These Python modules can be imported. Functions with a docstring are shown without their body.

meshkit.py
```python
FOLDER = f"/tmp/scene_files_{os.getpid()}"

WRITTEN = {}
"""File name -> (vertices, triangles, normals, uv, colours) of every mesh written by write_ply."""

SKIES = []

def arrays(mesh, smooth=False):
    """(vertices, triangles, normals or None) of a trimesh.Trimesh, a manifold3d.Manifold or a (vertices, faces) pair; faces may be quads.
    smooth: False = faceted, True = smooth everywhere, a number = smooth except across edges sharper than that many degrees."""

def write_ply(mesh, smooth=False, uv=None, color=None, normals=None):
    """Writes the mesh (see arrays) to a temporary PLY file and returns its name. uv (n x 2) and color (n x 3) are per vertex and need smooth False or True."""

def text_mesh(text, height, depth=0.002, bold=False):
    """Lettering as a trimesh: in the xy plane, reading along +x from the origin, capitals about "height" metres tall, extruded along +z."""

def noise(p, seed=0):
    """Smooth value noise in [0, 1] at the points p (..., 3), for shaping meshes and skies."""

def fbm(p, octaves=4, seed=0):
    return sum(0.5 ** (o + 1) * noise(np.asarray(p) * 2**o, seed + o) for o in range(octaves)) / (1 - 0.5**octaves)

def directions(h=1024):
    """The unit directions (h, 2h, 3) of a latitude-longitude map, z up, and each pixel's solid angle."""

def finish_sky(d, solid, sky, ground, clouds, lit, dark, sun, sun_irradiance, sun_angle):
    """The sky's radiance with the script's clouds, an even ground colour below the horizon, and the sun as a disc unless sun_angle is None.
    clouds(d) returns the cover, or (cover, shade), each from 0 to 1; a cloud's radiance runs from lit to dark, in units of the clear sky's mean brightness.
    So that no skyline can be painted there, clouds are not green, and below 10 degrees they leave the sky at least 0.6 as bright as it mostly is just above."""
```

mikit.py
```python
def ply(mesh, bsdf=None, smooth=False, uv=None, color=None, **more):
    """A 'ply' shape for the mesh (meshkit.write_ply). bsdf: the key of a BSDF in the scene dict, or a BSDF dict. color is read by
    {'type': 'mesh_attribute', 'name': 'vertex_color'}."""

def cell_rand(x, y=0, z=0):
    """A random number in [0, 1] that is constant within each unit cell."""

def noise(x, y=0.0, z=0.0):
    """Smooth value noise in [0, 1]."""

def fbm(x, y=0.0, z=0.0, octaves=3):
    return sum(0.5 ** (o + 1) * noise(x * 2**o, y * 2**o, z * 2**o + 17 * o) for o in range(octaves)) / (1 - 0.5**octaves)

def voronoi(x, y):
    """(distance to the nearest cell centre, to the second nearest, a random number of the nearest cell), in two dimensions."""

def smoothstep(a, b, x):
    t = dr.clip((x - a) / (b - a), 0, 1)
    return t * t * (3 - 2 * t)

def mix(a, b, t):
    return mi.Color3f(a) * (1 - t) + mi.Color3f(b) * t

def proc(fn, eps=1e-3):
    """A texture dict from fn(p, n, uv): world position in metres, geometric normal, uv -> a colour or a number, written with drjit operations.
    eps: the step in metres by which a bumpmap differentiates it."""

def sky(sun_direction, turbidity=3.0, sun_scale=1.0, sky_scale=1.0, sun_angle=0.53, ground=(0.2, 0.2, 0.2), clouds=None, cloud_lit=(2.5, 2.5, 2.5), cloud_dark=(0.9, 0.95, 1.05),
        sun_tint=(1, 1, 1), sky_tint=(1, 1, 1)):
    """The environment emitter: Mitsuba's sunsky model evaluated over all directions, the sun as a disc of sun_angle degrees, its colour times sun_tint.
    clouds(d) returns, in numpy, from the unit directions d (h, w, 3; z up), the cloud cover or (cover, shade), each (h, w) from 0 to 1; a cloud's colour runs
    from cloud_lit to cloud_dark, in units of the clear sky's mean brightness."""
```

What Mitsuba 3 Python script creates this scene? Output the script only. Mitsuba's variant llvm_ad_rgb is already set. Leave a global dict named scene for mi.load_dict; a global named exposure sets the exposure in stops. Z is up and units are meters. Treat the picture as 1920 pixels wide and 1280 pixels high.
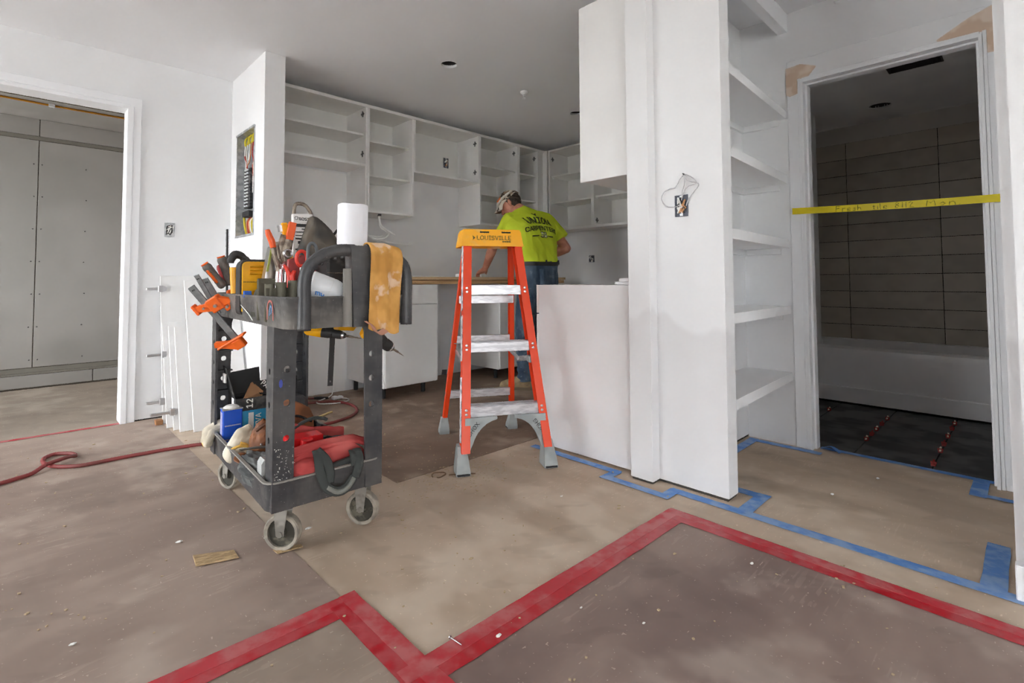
import math, random
import numpy as np, trimesh, manifold3d as m3, mitsuba as mi, drjit as dr
import mikit, meshkit
from shapely.geometry import Polygon, Point, box as sbox, LineString
from shapely.ops import unary_union
from mikit import noise, fbm, smoothstep, mix, proc

T = mi.ScalarTransform4f
scene, labels = {}, {}
rng = np.random.default_rng(7)

# ---------------------------------------------------------------- camera, daylight, exposure
scene['camera'] = {
    'type': 'perspective', 'fov': 90.8256, 'fov_axis': 'x', 'near_clip': 0.02, 'far_clip': 200.0,
    'principal_point_offset_x': 0.00879, 'principal_point_offset_y': 0.117416,
    'to_world': T(np.array([[-0.722549, -0.024754, 0.690876, 0.0], [0.691308, -0.031698, 0.721865, 0.0], [0.00403, 0.999191, 0.040016, 0.925], [0.0, 0.0, 0.0, 1.0]]))}
exposure = 5.9
scene['sky'] = mikit.sky([-0.75, -0.5, 0.5], turbidity=4.0, sun_scale=0.0, sky_scale=1.0, ground=(0.42, 0.41, 0.40),
    clouds=lambda d: (np.clip(0.93 + 0.1 * meshkit.fbm(d * 5, 4), 0, 1), meshkit.fbm(d * 3 + 9, 3) * 0.5),
    cloud_lit=(2.40, 2.48, 2.54), cloud_dark=(1.64, 1.72, 1.80))

# ---------------------------------------------------------------- helpers
def V(*a): return np.array(a, float)
def unit(v): v = np.asarray(v, float); return v / np.linalg.norm(v)
def cat(*ms): return trimesh.util.concatenate([m for q in ms for m in (q if isinstance(q, (list, tuple)) else [q])])
def mf(m): return m3.Manifold(m3.Mesh(np.asarray(m.vertices, np.float32), np.asarray(m.faces, np.uint32)))
def tm(man):
    k = man.to_mesh(); return trimesh.Trimesh(k.vert_properties[:, :3], k.tri_verts, process=False)
def hull(pts): return tm(m3.Manifold.hull_points(np.asarray(pts, np.float32)))
def bx(x0, x1, y0, y1, z0, z1, c=0.0):
    x0, x1 = sorted((x0, x1)); y0, y1 = sorted((y0, y1)); z0, z1 = sorted((z0, z1))
    if c <= 0:
        return trimesh.creation.box(bounds=[[x0, y0, z0], [x1, y1, z1]])
    c = min(c, .45 * min(x1 - x0, y1 - y0, z1 - z0)); p = []
    for x, sx in ((x0, 1), (x1, -1)):
        for y, sy in ((y0, 1), (y1, -1)):
            for z, sz in ((z0, 1), (z1, -1)):
                p += [(x + sx * c, y + sy * c, z), (x + sx * c, y, z + sz * c), (x, y + sy * c, z + sz * c)]
    return hull(p)
def fr(o, x, z=None, y=None):
    """4x4 with origin o, first axis x, and third axis near z (or second near y)."""
    x = unit(x)
    if z is not None:
        y = unit(np.cross(z, x)); z = np.cross(x, y)
    else:
        z = unit(np.cross(x, y)); y = np.cross(z, x)
    M = np.eye(4); M[:3, 0], M[:3, 1], M[:3, 2], M[:3, 3] = x, y, z, o
    return M
def mv(m, M): m = m.copy(); m.apply_transform(M); return m
def tr(m, x, y, z): m = m.copy(); m.apply_translation([x, y, z]); return m
def rz(deg, o=(0, 0, 0)):
    return trimesh.transformations.rotation_matrix(math.radians(deg), [0, 0, 1], o)
def rot(deg, ax, o=(0, 0, 0)): return trimesh.transformations.rotation_matrix(math.radians(deg), ax, o)
def ext(poly, h):
    if not hasattr(poly, 'exterior') and not hasattr(poly, 'geoms'): poly = Polygon(poly)
    return cat([trimesh.creation.extrude_polygon(g, h, engine='earcut') for g in getattr(poly, 'geoms', [poly])])
def slab(axis, lo, hi, poly):
    """poly in the two other axes (in x,y,z order), from lo to hi along axis."""
    m = ext(poly, hi - lo); v = m.vertices.copy()
    if axis == 2: w = np.c_[v[:, 0], v[:, 1], v[:, 2] + lo]
    elif axis == 1: w = np.c_[v[:, 0], v[:, 2] + lo, v[:, 1]]
    else: w = np.c_[v[:, 2] + lo, v[:, 0], v[:, 1]]
    f = m.faces if axis != 1 else m.faces[:, ::-1]
    return trimesh.Trimesh(w, f, process=False)
def rrect(x0, x1, y0, y1, r): return sbox(x0 + r, y0 + r, x1 - r, y1 - r).buffer(r, quad_segs=5)
def lathe(prof, n=28):
    return trimesh.creation.revolve(np.array(prof, float), sections=n)
def cyl(p, q, r, n=20, r2=None):
    p, q = np.asarray(p, float), np.asarray(q, float); d = q - p; L = np.linalg.norm(d)
    m = lathe([(0, 0), (r, 0), (r if r2 is None else r2, L), (0, L)], n)
    return mv(m, fr(p, *( (np.cross(d, [0.31, .2, .9]) if abs(unit(d)[2]) < .9 else np.cross(d, [1, 0, 0])), d)))
def smooth_path(pts, n=8, closed=False):
    p = np.asarray(pts, float); N = len(p); out = []
    idx = range(N if closed else N - 1)
    for i in idx:
        g = lambda k: p[k % N] if closed else p[min(max(k, 0), N - 1)]
        a, b, c, d = g(i - 1), g(i), g(i + 1), g(i + 2)
        for t in np.arange(n) / n:
            out.append(.5 * (2 * b + (c - a) * t + (2 * a - 5 * b + 4 * c - d) * t * t + (3 * b - a - 3 * c + d) * t ** 3))
    if not closed: out.append(p[-1])
    return np.array(out)
def tube(pts, r, n=10, sm=0, closed=False, flat=None, up=None):
    """swept tube; r number or array; flat: (scale along normal) for straps."""
    p = np.asarray(pts, float)
    if sm: p = smooth_path(p, sm, closed)
    N = len(p); r = np.full(N, r, float) if np.isscalar(r) else np.interp(np.linspace(0, 1, N), np.linspace(0, 1, len(r)), r)
    t = np.roll(p, -1, 0) - np.roll(p, 1, 0) if closed else np.gradient(p, axis=0)
    t /= np.maximum(np.linalg.norm(t, axis=1, keepdims=True), 1e-12)
    u = np.array(up, float) if up is not None else (np.array([0, 0, 1.]) if abs(t[0][2]) < .9 else np.array([1., 0, 0]))
    a = np.arange(n) * 2 * np.pi / n; rings = []
    for i in range(N):
        u = u - t[i] * (u @ t[i]); u = unit(u); w = np.cross(t[i], u)
        f1 = 1 if flat is None else flat
        rings.append(p[i] + r[i] * (np.cos(a)[:, None] * u * f1 + np.sin(a)[:, None] * w))
        if up is not None: u = np.array(up, float)
    v = np.vstack(rings); F = []
    for i in range(N if closed else N - 1):
        j = (i + 1) % N
        for k in range(n):
            l = (k + 1) % n
            F += [(i * n + k, i * n + l, j * n + l), (i * n + k, j * n + l, j * n + k)]
    if not closed:
        v = np.vstack([v, p[0], p[-1]])
        for k in range(n):
            l = (k + 1) % n
            F += [(N * n, l, k), (N * n + 1, (N - 1) * n + k, (N - 1) * n + l)]
    m = trimesh.Trimesh(v, np.array(F), process=False)
    if m.volume < 0: m.invert()
    return m
def sheet(P, th):
    """closed sheet of thickness th from a grid of points (n, m, 3)."""
    P = np.asarray(P, float); n, m = P.shape[:2]
    du, dv = np.gradient(P, axis=0), np.gradient(P, axis=1)
    N = np.cross(du, dv); N /= np.maximum(np.linalg.norm(N, axis=2, keepdims=True), 1e-12)
    A, B = (P + N * th / 2).reshape(-1, 3), (P - N * th / 2).reshape(-1, 3); F = []; o = n * m
    for i in range(n - 1):
        for j in range(m - 1):
            a, b, c, d = i * m + j, i * m + j + 1, (i + 1) * m + j + 1, (i + 1) * m + j
            F += [(a, d, c), (a, c, b), (o + a, o + c, o + d), (o + a, o + b, o + c)]
    ring = [j for j in range(m)] + [i * m + m - 1 for i in range(1, n)] + [(n - 1) * m + j for j in range(m - 2, -1, -1)] + [i * m for i in range(n - 2, 0, -1)]
    for a, b in zip(ring, ring[1:] + ring[:1]): F += [(a, b, o + b), (a, o + b, o + a)]
    k = trimesh.Trimesh(np.vstack([A, B]), np.array(F), process=False)
    return k if k.volume > 0 else trimesh.Trimesh(k.vertices, k.faces[:, ::-1], process=False)
def ball(p, r, seg=20): return m3.Manifold.sphere(r, seg).translate([float(x) for x in p])
def bones(segs, refine=.02, it=12, seg=20):
    """segs: (p, rp, q, rq) hulls of two spheres joined to one smooth surface."""
    out = None
    for p, r, q, s in segs:
        h = m3.Manifold.batch_hull([ball(p, r, seg), ball(q, s, seg)])
        out = h if out is None else out + h
    t = tm(out.refine_to_length(refine)); t.merge_vertices()
    trimesh.smoothing.filter_taubin(t, iterations=it)
    return t
def lump(c, s, amp=.15, freq=6, seed=0, sub=4, M=None):
    """irregular soft lump."""
    m = trimesh.creation.icosphere(subdivisions=sub); v = m.vertices
    d = 1 + amp * (meshkit.fbm(v * freq * .3 + seed * 7.7, 4) - .5) * 2
    m.vertices = v * d[:, None] * np.asarray(s)
    if M is not None: m.apply_transform(M)
    m.apply_translation(c); return m

counts = {}
def numbered(name):
    k = counts.get(name, 0); counts[name] = k + 1
    return name if k == 0 else f'{name}_{k:03d}'
def obj(parent, name, mesh, mat, smooth=False, label=None, kind=None, uv=None):
    key = numbered(parent + '__' + name if parent else name)
    scene[key] = mikit.ply(mesh, mat, smooth, uv=uv)
    if label or kind:
        labels[key] = {}
        if label: labels[key]['label'] = label
        if kind: labels[key]['kind'] = kind
    return key
def share(parent, name, d, kind=None):
    key = numbered(parent + '__' + name); scene[key] = d; return key
def thing(name, label, cat_, group=None, kind=None):
    key = numbered(name); labels[key] = {'label': label, 'category': cat_}
    if group: labels[key]['group'] = group
    if kind: labels[key]['kind'] = kind
    return key
def one(name, label, cat_, mesh, mat, smooth=False, group=None, kind=None):
    key = thing(name, label, cat_, group, kind); scene[key] = mikit.ply(mesh, mat, smooth); return key
def struct(name, mesh, mat, smooth=False, label=None):
    scene[name] = mikit.ply(mesh, mat, smooth)
    labels[name] = {'kind': 'structure', 'label': label or name.replace('_', ' '), 'category': name.split('_')[0]}
    counts[name] = 1; return name

# ---------------------------------------------------------------- materials
def srgb(*c):
    c = np.array(c, float) / 255; return [float(x) for x in np.where(c < .04045, c / 12.92, ((c + .055) / 1.055) ** 2.4)]
def mat(key, col, rough=.6, metallic=0.0, spec=.5, **kw):
    c = col if isinstance(col, dict) else {'type': 'rgb', 'value': list(map(float, col))}
    scene[key] = {'type': 'twosided', 'b': {'type': 'principled', 'base_color': c, 'roughness': rough, 'metallic': metallic, 'specular': spec, **kw}}
    return key
def mottled(c1, c2, f=4.0, lo=.35, hi=.65, oct=3, stretch=(1, 1, 1)):
    a, b = list(c1), list(c2)
    def fn(p, n, uv): return mix(a, b, smoothstep(lo, hi, fbm(p.x * f * stretch[0], p.y * f * stretch[1], p.z * f * stretch[2], oct)))
    return proc(fn)
def dusty(base, dust, f=30.0, amt=.75, f2=6.0):
    a, b = list(base), list(dust)
    def fn(p, n, uv):
        k = smoothstep(amt - .12, amt + .1, fbm(p.x * f, p.y * f, p.z * f, 3) * .55 + fbm(p.x * f2, p.y * f2, p.z * f2, 2) * .55)
        return mix(a, b, k)
    return proc(fn)

def wall_fn(p, n, uv):
    base = mix([.755, .76, .768], [.785, .79, .793], smoothstep(.35, .65, fbm(p.x * 1.3, p.y * 1.3, p.z * 1.3, 3)))
    edge = .74 + .10 * (noise(p.x * 4, p.y * 5, 2.0) - .5) + .07 * (noise(p.x * 17, p.y * 17, 5.0) - .5)   # greyer below a ragged line on the kitchen side
    k = smoothstep(0.02, -.02, p.z - edge) * smoothstep(1.2, 1.3, p.x + .35 * smoothstep(3.2, 3.0, p.y))
    return mix(base, [.66, .655, .66], .75 * k)
mat('wall_paint', proc(wall_fn), .75, spec=.25)
mat('primer_paint', mottled((.70, .70, .71), (.78, .78, .78), 2.2), .7, spec=.3)
mat('ceiling_paint', mottled((.70, .705, .715), (.735, .735, .745), .8), .85, spec=.2)
mat('trim_paint', (.79, .80, .815), .42, spec=.45)
mat('cabinet_white', mottled((.74, .735, .72), (.78, .775, .765), 2.0), .38, spec=.45)
mat('melamine', (.71, .705, .68), .35, spec=.45)
mat('edge_band', (.74, .71, .66), .4)
mat('drywall_grey', mottled((.40, .385, .36), (.46, .44, .415), 1.6), .9, spec=.15)
mat('drywall_gap', (.16, .14, .115), .9)
mat('spackle', mottled((.62, .47, .36), (.74, .62, .52), 14, .4, .6), .9, spec=.1)
mat('dark_void', (.012, .012, .012), .9)
mat('black_plastic', dusty((.022, .023, .025), (.10, .10, .10), 40, .8), .5)
mat('black_rubber', (.02, .02, .021), .8)
mat('steel', (.62, .62, .63), .3, 1.0)
mat('zinc', mottled((.42, .44, .45), (.62, .63, .64), 40), .45, .9)
mat('white_plastic', (.78, .79, .80), .4)
mat('chrome', (.75, .75, .76), .18, 1.0)

# floor coverings: dusty, streaky building paper
def paper(c1, c2, dust, seed, streak=(7.0, 2.2), amt=.64):
    c1, c2, dust = list(c1), list(c2), list(dust)
    def fn(p, n, uv):
        x, y = p.x + seed * 3.1, p.y - seed * 1.7
        big = fbm(x * 1.5, y * 1.5, seed, 4)
        st = fbm(x * streak[0] + .8 * y, y * streak[1] - .5 * x, seed + 5.0, 4)
        col = mix(c1, c2, smoothstep(.36, .64, big * .55 + st * .45))
        d = fbm(x * 9, y * 9, seed + 9.0, 3) * .5 + fbm(x * 2.4, y * 2.4, seed + 2.0, 3) * .6
        col = mix(col, dust, .7 * smoothstep(amt - .12, amt + .16, d))
        sp = noise(x * 130, y * 130, seed + 1.0)
        sc = smoothstep(.74, .84, noise(x * 24 + 3 * y, y * 150, seed + 4.0)) * smoothstep(.55, .8, noise(x * 6, y * 6, seed))
        col = mix(col, [min(1, q * 1.5) for q in dust], .42 * smoothstep(.94, .96, sp) + .10 * sc)
        return mix(col, [q * .55 for q in c1], (.24 * smoothstep(.55, .75, fbm(x * 5 - 7, y * 2.1 + 3, seed + 7.0, 4)) + .16 * smoothstep(.68, .80, fbm(x * 9 + 4 + 3 * y, y * 11 + 5 * x, seed + 3.0, 3))))
    return proc(fn)
mat('paper_tan', paper(srgb(170, 151, 132), srgb(182, 164, 146), srgb(196, 181, 164), 1.0), .8, spec=.25)
mat('paper_mauve', paper(srgb(140, 123, 113), srgb(155, 138, 127), srgb(177, 163, 151), 2.0, (2.2, 7.0)), .75, spec=.3)
mat('paper_plum', paper(srgb(122, 104, 98), srgb(144, 126, 117), srgb(170, 156, 146), 3.0, (2.4, 5.5)), .6, spec=.35)
mat('paper_grey', paper(srgb(138, 124, 112), srgb(152, 137, 124), srgb(168, 155, 142), 4.0, (4, 4)), .7, spec=.3)
mat('hardboard', paper(srgb(120, 100, 86), srgb(134, 114, 100), srgb(162, 146, 131), 5.0, (3, 5)), .65, spec=.3)
mat('subfloor', paper(srgb(150, 138, 126), srgb(160, 147, 134), srgb(176, 165, 152), 6.0, (2, 9)), .8, spec=.25)
def tape(c, wear):
    c, wear = list(c), list(wear)
    def fn(p, n, uv):
        k = fbm(p.x * 30, p.y * 30, 1.0, 4) * .62 + fbm(p.x * 7, p.y * 7, 3.0, 3) * .42
        return mix(c, wear, .9 * smoothstep(.36, .70, k))
    return proc(fn)
mat('red_tape_film', tape(srgb(176, 52, 60), srgb(180, 104, 104)), .45, spec=.4)
mat('red_tape_fresh', tape(srgb(168, 30, 40), srgb(174, 76, 80)), .38, spec=.5)
mat('blue_tape_paper', tape(srgb(82, 128, 188), srgb(132, 158, 194)), .65)

# ================================================================ room shell
CZ = 2.46
def holes(x0, x1, y0, y1, *h):
    p = sbox(x0, y0, x1, y1)
    for q in h: p = p.difference(q if hasattr(q, 'exterior') else sbox(*q))
    return p
# floor: everything on one level, bathroom a step lower in finish only
struct('floor', bx(-2.75, 3.16, -5.75, 4.3, -.12, -.004), 'subfloor', label='bare floor under the taped paper sheets')
struct('floor_kitchen', bx(3.16, 4.72, 1.31, 4.3, -.12, -.004), 'subfloor')
struct('floor_hall', bx(-1.6, 1.6, 4.3, 6.4, -.12, -.004), 'subfloor', label='dusty hall floor seen through the left doorway')
can_holes = [Point(2.157, 2.798).buffer(.06, quad_segs=8), Point(3.64, 2.83).buffer(.06, quad_segs=8)]
struct('ceiling', cat(slab(2, CZ, CZ + .016, holes(-2.75, 4.72, -5.75, 4.3, *can_holes)), bx(-2.75, 4.72, -5.75, 4.3, CZ + .30, CZ + .32)), 'ceiling_paint', label='pale grey painted ceiling')
# left wall (plane y = 4.175) with a doorway, then the return with the breaker panel
struct('wall_left', slab(1, 4.175, 4.30, holes(-2.75, 1.27, .008, 2.60, (-.62, -.2, .505, 2.105))), 'wall_paint', label='white painted wall left of the kitchen with a doorway')
struct('wall_panel', slab(0, 1.141, 1.272, holes(3.465, 4.175, .008, CZ, (3.640, 1.250, 4.026, 2.005))), 'wall_paint', label='white wall return that holds the open breaker panel')
struct('wall_kitchen', bx(1.272, 4.72, 4.085, 4.30, 0, CZ), 'primer_paint', label='kitchen wall behind the cabinets')
struct('wall_kitchen_right', bx(4.57, 4.72, 1.31, 4.085, 0, CZ), 'primer_paint', label='kitchen wall on the right')
# partition between kitchen and hall: pilaster, thin end wall, niche
struct('wall_niche', bx(2.26, 4.72, 1.19, 1.31, .012, CZ), 'wall_paint', label='back wall of the open shelf niche')
struct('wall_partition', cat(bx(2.165, 2.26, .90, 1.31, .010, CZ, .002), bx(2.10, 2.165, 1.215, 1.33, .010, CZ, .002)), 'wall_paint', label='white end wall and pilaster between kitchen and hall')
mat('gap_shade_dark', (.05, .045, .04), .9)  # near-black inset strips stand in for shade in the gap under the walls
obj('wall_partition', 'gap_shade_strip', bx(2.17, 2.255, .906, 1.30, -.002, .011), 'gap_shade_dark'); obj('wall_partition', 'gap_shade_strip', bx(2.106, 2.17, 1.221, 1.324, -.002, .011), 'gap_shade_dark'); obj('wall_niche', 'gap_shade_strip', bx(2.26, 3.16, 1.196, 1.30, -.002, .013), 'gap_shade_dark')
obj('wall_left', 'gap_shade_strip', bx(.5, 1.14, 4.18, 4.29, -.002, .009), 'gap_shade_dark'); obj('wall_panel', 'gap_shade_strip', bx(1.146, 1.268, 3.47, 4.17, -.002, .009), 'gap_shade_dark')
struct('trim_niche_header', bx(2.26, 3.16, .925, .975, 2.352, CZ), 'trim_paint', label='header board at the ceiling over the shelf niche')
# bathroom wall with doorway
struct('wall_bath', slab(0, 3.16, 3.235, holes(-.6, 1.19, -.05, CZ, (.128, -.1, .852, 2.035))), 'wall_paint', label='white wall with the bathroom doorway')
# near wall end on the far right
struct('wall_right', cat(bx(2.139, 3.16, -5.75, .056, 0, CZ), bx(2.10, 2.139, -5.75, .030, 0, CZ)), 'wall_paint', label='white wall end at the right edge')
struct('baseboard_right', cat(bx(2.087, 2.10, -5.6, .036, 0, .10, .003), bx(2.10, 2.139, .03, .058, 0, .10, .003)), 'trim_paint', label='short white baseboard at the right wall end')
# outside walls behind the camera with the windows the daylight comes through
WIN = [(1.85, .1, 2.85, 2.3), (2.95, .1, 3.95, 2.3), (-5.25, .1, -3.85, 2.3), (-3.7, .1, -2.3, 2.3)]
struct('wall_window', slab(0, -2.75, -2.6, holes(-5.6, 4.3, 0, CZ, *[(a, b, c, d) for a, b, c, d in WIN])), 'wall_paint')
WIN2 = [(-2.3, .4, -.6, 2.25)]
struct('wall_rear', slab(1, -5.75, -5.6, holes(-2.75, 2.139, 0, CZ, *WIN2)), 'wall_paint')
def window(name, axis, pos, a0, z0, a1, z1):
    fr_ = [sbox(a0, z0, a1, z1).difference(sbox(a0 + .05, z0 + .05, a1 - .05, z1 - .05)), sbox((a0 + a1) / 2 - .03, z0, (a0 + a1) / 2 + .03, z1)]
    struct(name, slab(axis, pos, pos + .06, unary_union(fr_)), 'trim_paint')
    q = {0: [(pos + .03, a0, z0), (pos + .03, a1, z0), (pos + .03, a1, z1), (pos + .03, a0, z1)], 1: [(a0, pos + .03, z0), (a1, pos + .03, z0), (a1, pos + .03, z1), (a0, pos + .03, z1)]}[axis]
    scene[name + '__pane'] = mikit.ply((np.array(q), np.array([[0, 1, 2], [0, 2, 3]])), 'window_glass')
scene['window_glass'] = {'type': 'thindielectric'}
for i, w in enumerate(WIN): window(f'window_{i+1}', 0, -2.72, *w)
window('window_5', 1, -5.72, *WIN2[0])
struct('ground_outside', bx(-60, 60, -60, 60, -1.2, -1.1), mat('lawn_concrete', (.42, .41, .39), .9))

# door casings ----------------------------------------------------------------
# left doorway: steel style frame, face proud of the wall, jamb inside
cs = [bx(.505, .575, 4.155, 4.175, 0, 2.175, .003), bx(.495, .530, 4.148, 4.300, 0, 2.115, .003),
      bx(-.69, .575, 4.155, 4.175, 2.125, 2.175, .002), bx(-.62, .53, 4.148, 4.300, 2.095, 2.117, .003), bx(-.62, .53, 4.158, 4.175, 2.117, 2.135, .002),
      bx(-.69, -.62, 4.155, 4.175, 0, 2.175, .003), bx(-.645, -.61, 4.148, 4.30, 0, 2.115, .003)]
struct('trim_1', cat(cs), 'trim_paint', label='white door frame of the left doorway')
# bathroom doorway: flat casing strips with stepped stop
def casing_bath():
    out = []
    for s, yi, yo in ((1, .852, .930), (-1, .128, .070)):
        ys = sorted((yi, yo))
        out.append(bx(3.146, 3.16, ys[0], ys[1], 0, 2.035 + .075, .002))
    k = .030
    for (a, b, x0, x1) in ((0, .014, 3.134, 3.25), (.014, .028, 3.140, 3.25)):
        out += [bx(x0, x1, .852 - .004 + a, .852 - .004 + b, 0, 2.045 + a, .0015), bx(x0, x1, .128 + .004 - b, .128 + .004 - a, 0, 2.045 + a, .0015),
                bx(x0, x1, .128, .852, 2.031 + a, 2.031 + b, .0015)]
    out.append(bx(3.18, 3.235, .838, .852, 0, 2.035, .001)); out.append(bx(3.18, 3.235, .128, .142, 0, 2.035, .001)); out.append(bx(3.18, 3.235, .128, .852, 2.022, 2.036, .001))
    return cat(out)
struct('trim_2', casing_bath(), 'trim_paint', label='white casing of the bathroom doorway')
for i, (pl) in enumerate(([(.930, 2.13), (.930, 1.985), (.915, 1.975), (.882, 1.983), (.880, 2.062), (.825, 2.066), (.79, 2.105), (.86, 2.135)],
                          [(.058, 2.17), (.058, 1.955), (.112, 1.96), (.112, 2.062), (.20, 2.064), (.27, 2.068), (.16, 2.13)])):
    scene[f'trim_2__spackle_patch' + (f'_{i:03d}' if i else '')] = mikit.ply(slab(0, 3.1452, 3.1462, Polygon(pl).buffer(.006)) if True else None, 'spackle')
struct('trim_3', bx(3.1462, 3.16, .058, .930, 2.06, 2.17, .002), 'wall_paint', label='filled flat strip above the bathroom casing')

# ---------------------------------------------------------------- hall behind the left doorway
struct('wall_hall', bx(-1.6, 1.6, 6.13, 6.3, -.05, 2.7), 'drywall_gap', label='hall wall hung with bare drywall')
struct('ceiling_hall', bx(-1.6, 1.6, 4.3, 6.3, 2.40, 2.44), 'drywall_grey')
struct('wall_hall_right', bx(1.6, 1.7, 4.3, 6.3, 0, 2.56), 'drywall_grey')
struct('wall_hall_left', slab(0, -1.7, -1.6, holes(4.3, 6.3, 0, 2.56, (4.75, .9, 5.75, 2.0))), 'drywall_grey')
dw = mikit.ply(bx(.100, 1.32, 6.117, 6.13, .185, 2.205, .002), 'drywall_grey')
share('wall_hall', 'drywall_panel', dw)
for b in (bx(-1.12, .094, 6.117, 6.13, .185, 2.205, .002), bx(-1.12, .094, 6.117, 6.13, 2.245, 2.398, .002), bx(.1, 1.32, 6.117, 6.13, 2.245, 2.398, .002),
          bx(-.7, .512, 6.112, 6.13, .012, .118, .002), bx(.520, 1.4, 6.112, 6.13, .012, .118, .002)):
    share('wall_hall', 'drywall_panel', mikit.ply(b, 'drywall_grey'))
obj('wall_hall', 'metal_track', cat(bx(-1.5, 1.5, 6.122, 6.13, 2.209, 2.241), bx(-1.5, 1.5, 6.118, 6.13, .122, .140), bx(-1.5, 1.5, 6.122, 6.13, .142, .180)), mat('track_grey', (.25, .235, .2), .6))
scr = []
for z in np.arange(.25, 2.2, .29):
    for x in (.07, .125, .43): scr.append(cyl((x + .006 * math.sin(z * 9), 6.119, z), (x + .006 * math.sin(z * 9), 6.1155, z), .006, 8))
obj('wall_hall', 'screw_head', cat(scr), mat('screw_dark', (.09, .085, .08), .6), kind='stuff')
one('ceiling_cable', 'orange cable running along the hall ceiling behind the doorway', 'cable',
    tube([(-.9, 5.525, 2.391), (-.15, 5.529, 2.390), (.2, 5.537, 2.388), (.63, 5.543, 2.391), (1.2, 5.54, 2.391)], .008, 8, 6), mat('cable_orange', srgb(196, 134, 36), .5), True)

one('ceiling_channel', 'dark brown metal channel across the hall ceiling above the doorway', 'channel', bx(-1.5, 1.5, 5.315, 5.345, 2.372, 2.402, .002), mat('channel_brown', (.12, .10, .07), .6))
one('cable_clip', 'small white clip holding the orange ceiling cable', 'clip', bx(.135, .175, 5.515, 5.555, 2.376, 2.400, .003), 'white_plastic')

# ---------------------------------------------------------------- bathroom
struct('floor_bath', bx(3.235, 5.40, -.6, 1.6, -.12, -.02), mat('bath_floor_bed', (.02, .02, .02), .9), label='dark bathroom floor bed')
struct('ceiling_bath', slab(2, 2.285, 2.31, holes(3.235, 5.4, -.6, 1.6, Point(4.83, .775).buffer(.075, quad_segs=8), (3.98, .335, 4.12, .60))), 'primer_paint', label='bathroom ceiling')
scene_grout = mat('grout_dark', (.05, .047, .042), .9)
struct('wall_bath_far', bx(5.275, 5.4, -.6, 1.6, -.05, 2.31), mat('bath_plaster', (.62, .60, .57), .8), label='bathroom wall above the tub with long grey tiles')
obj('wall_bath_far', 'mortar_bed', bx(5.2705, 5.2752, -.135, 1.44, .38, 2.138), 'grout_dark')
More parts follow.
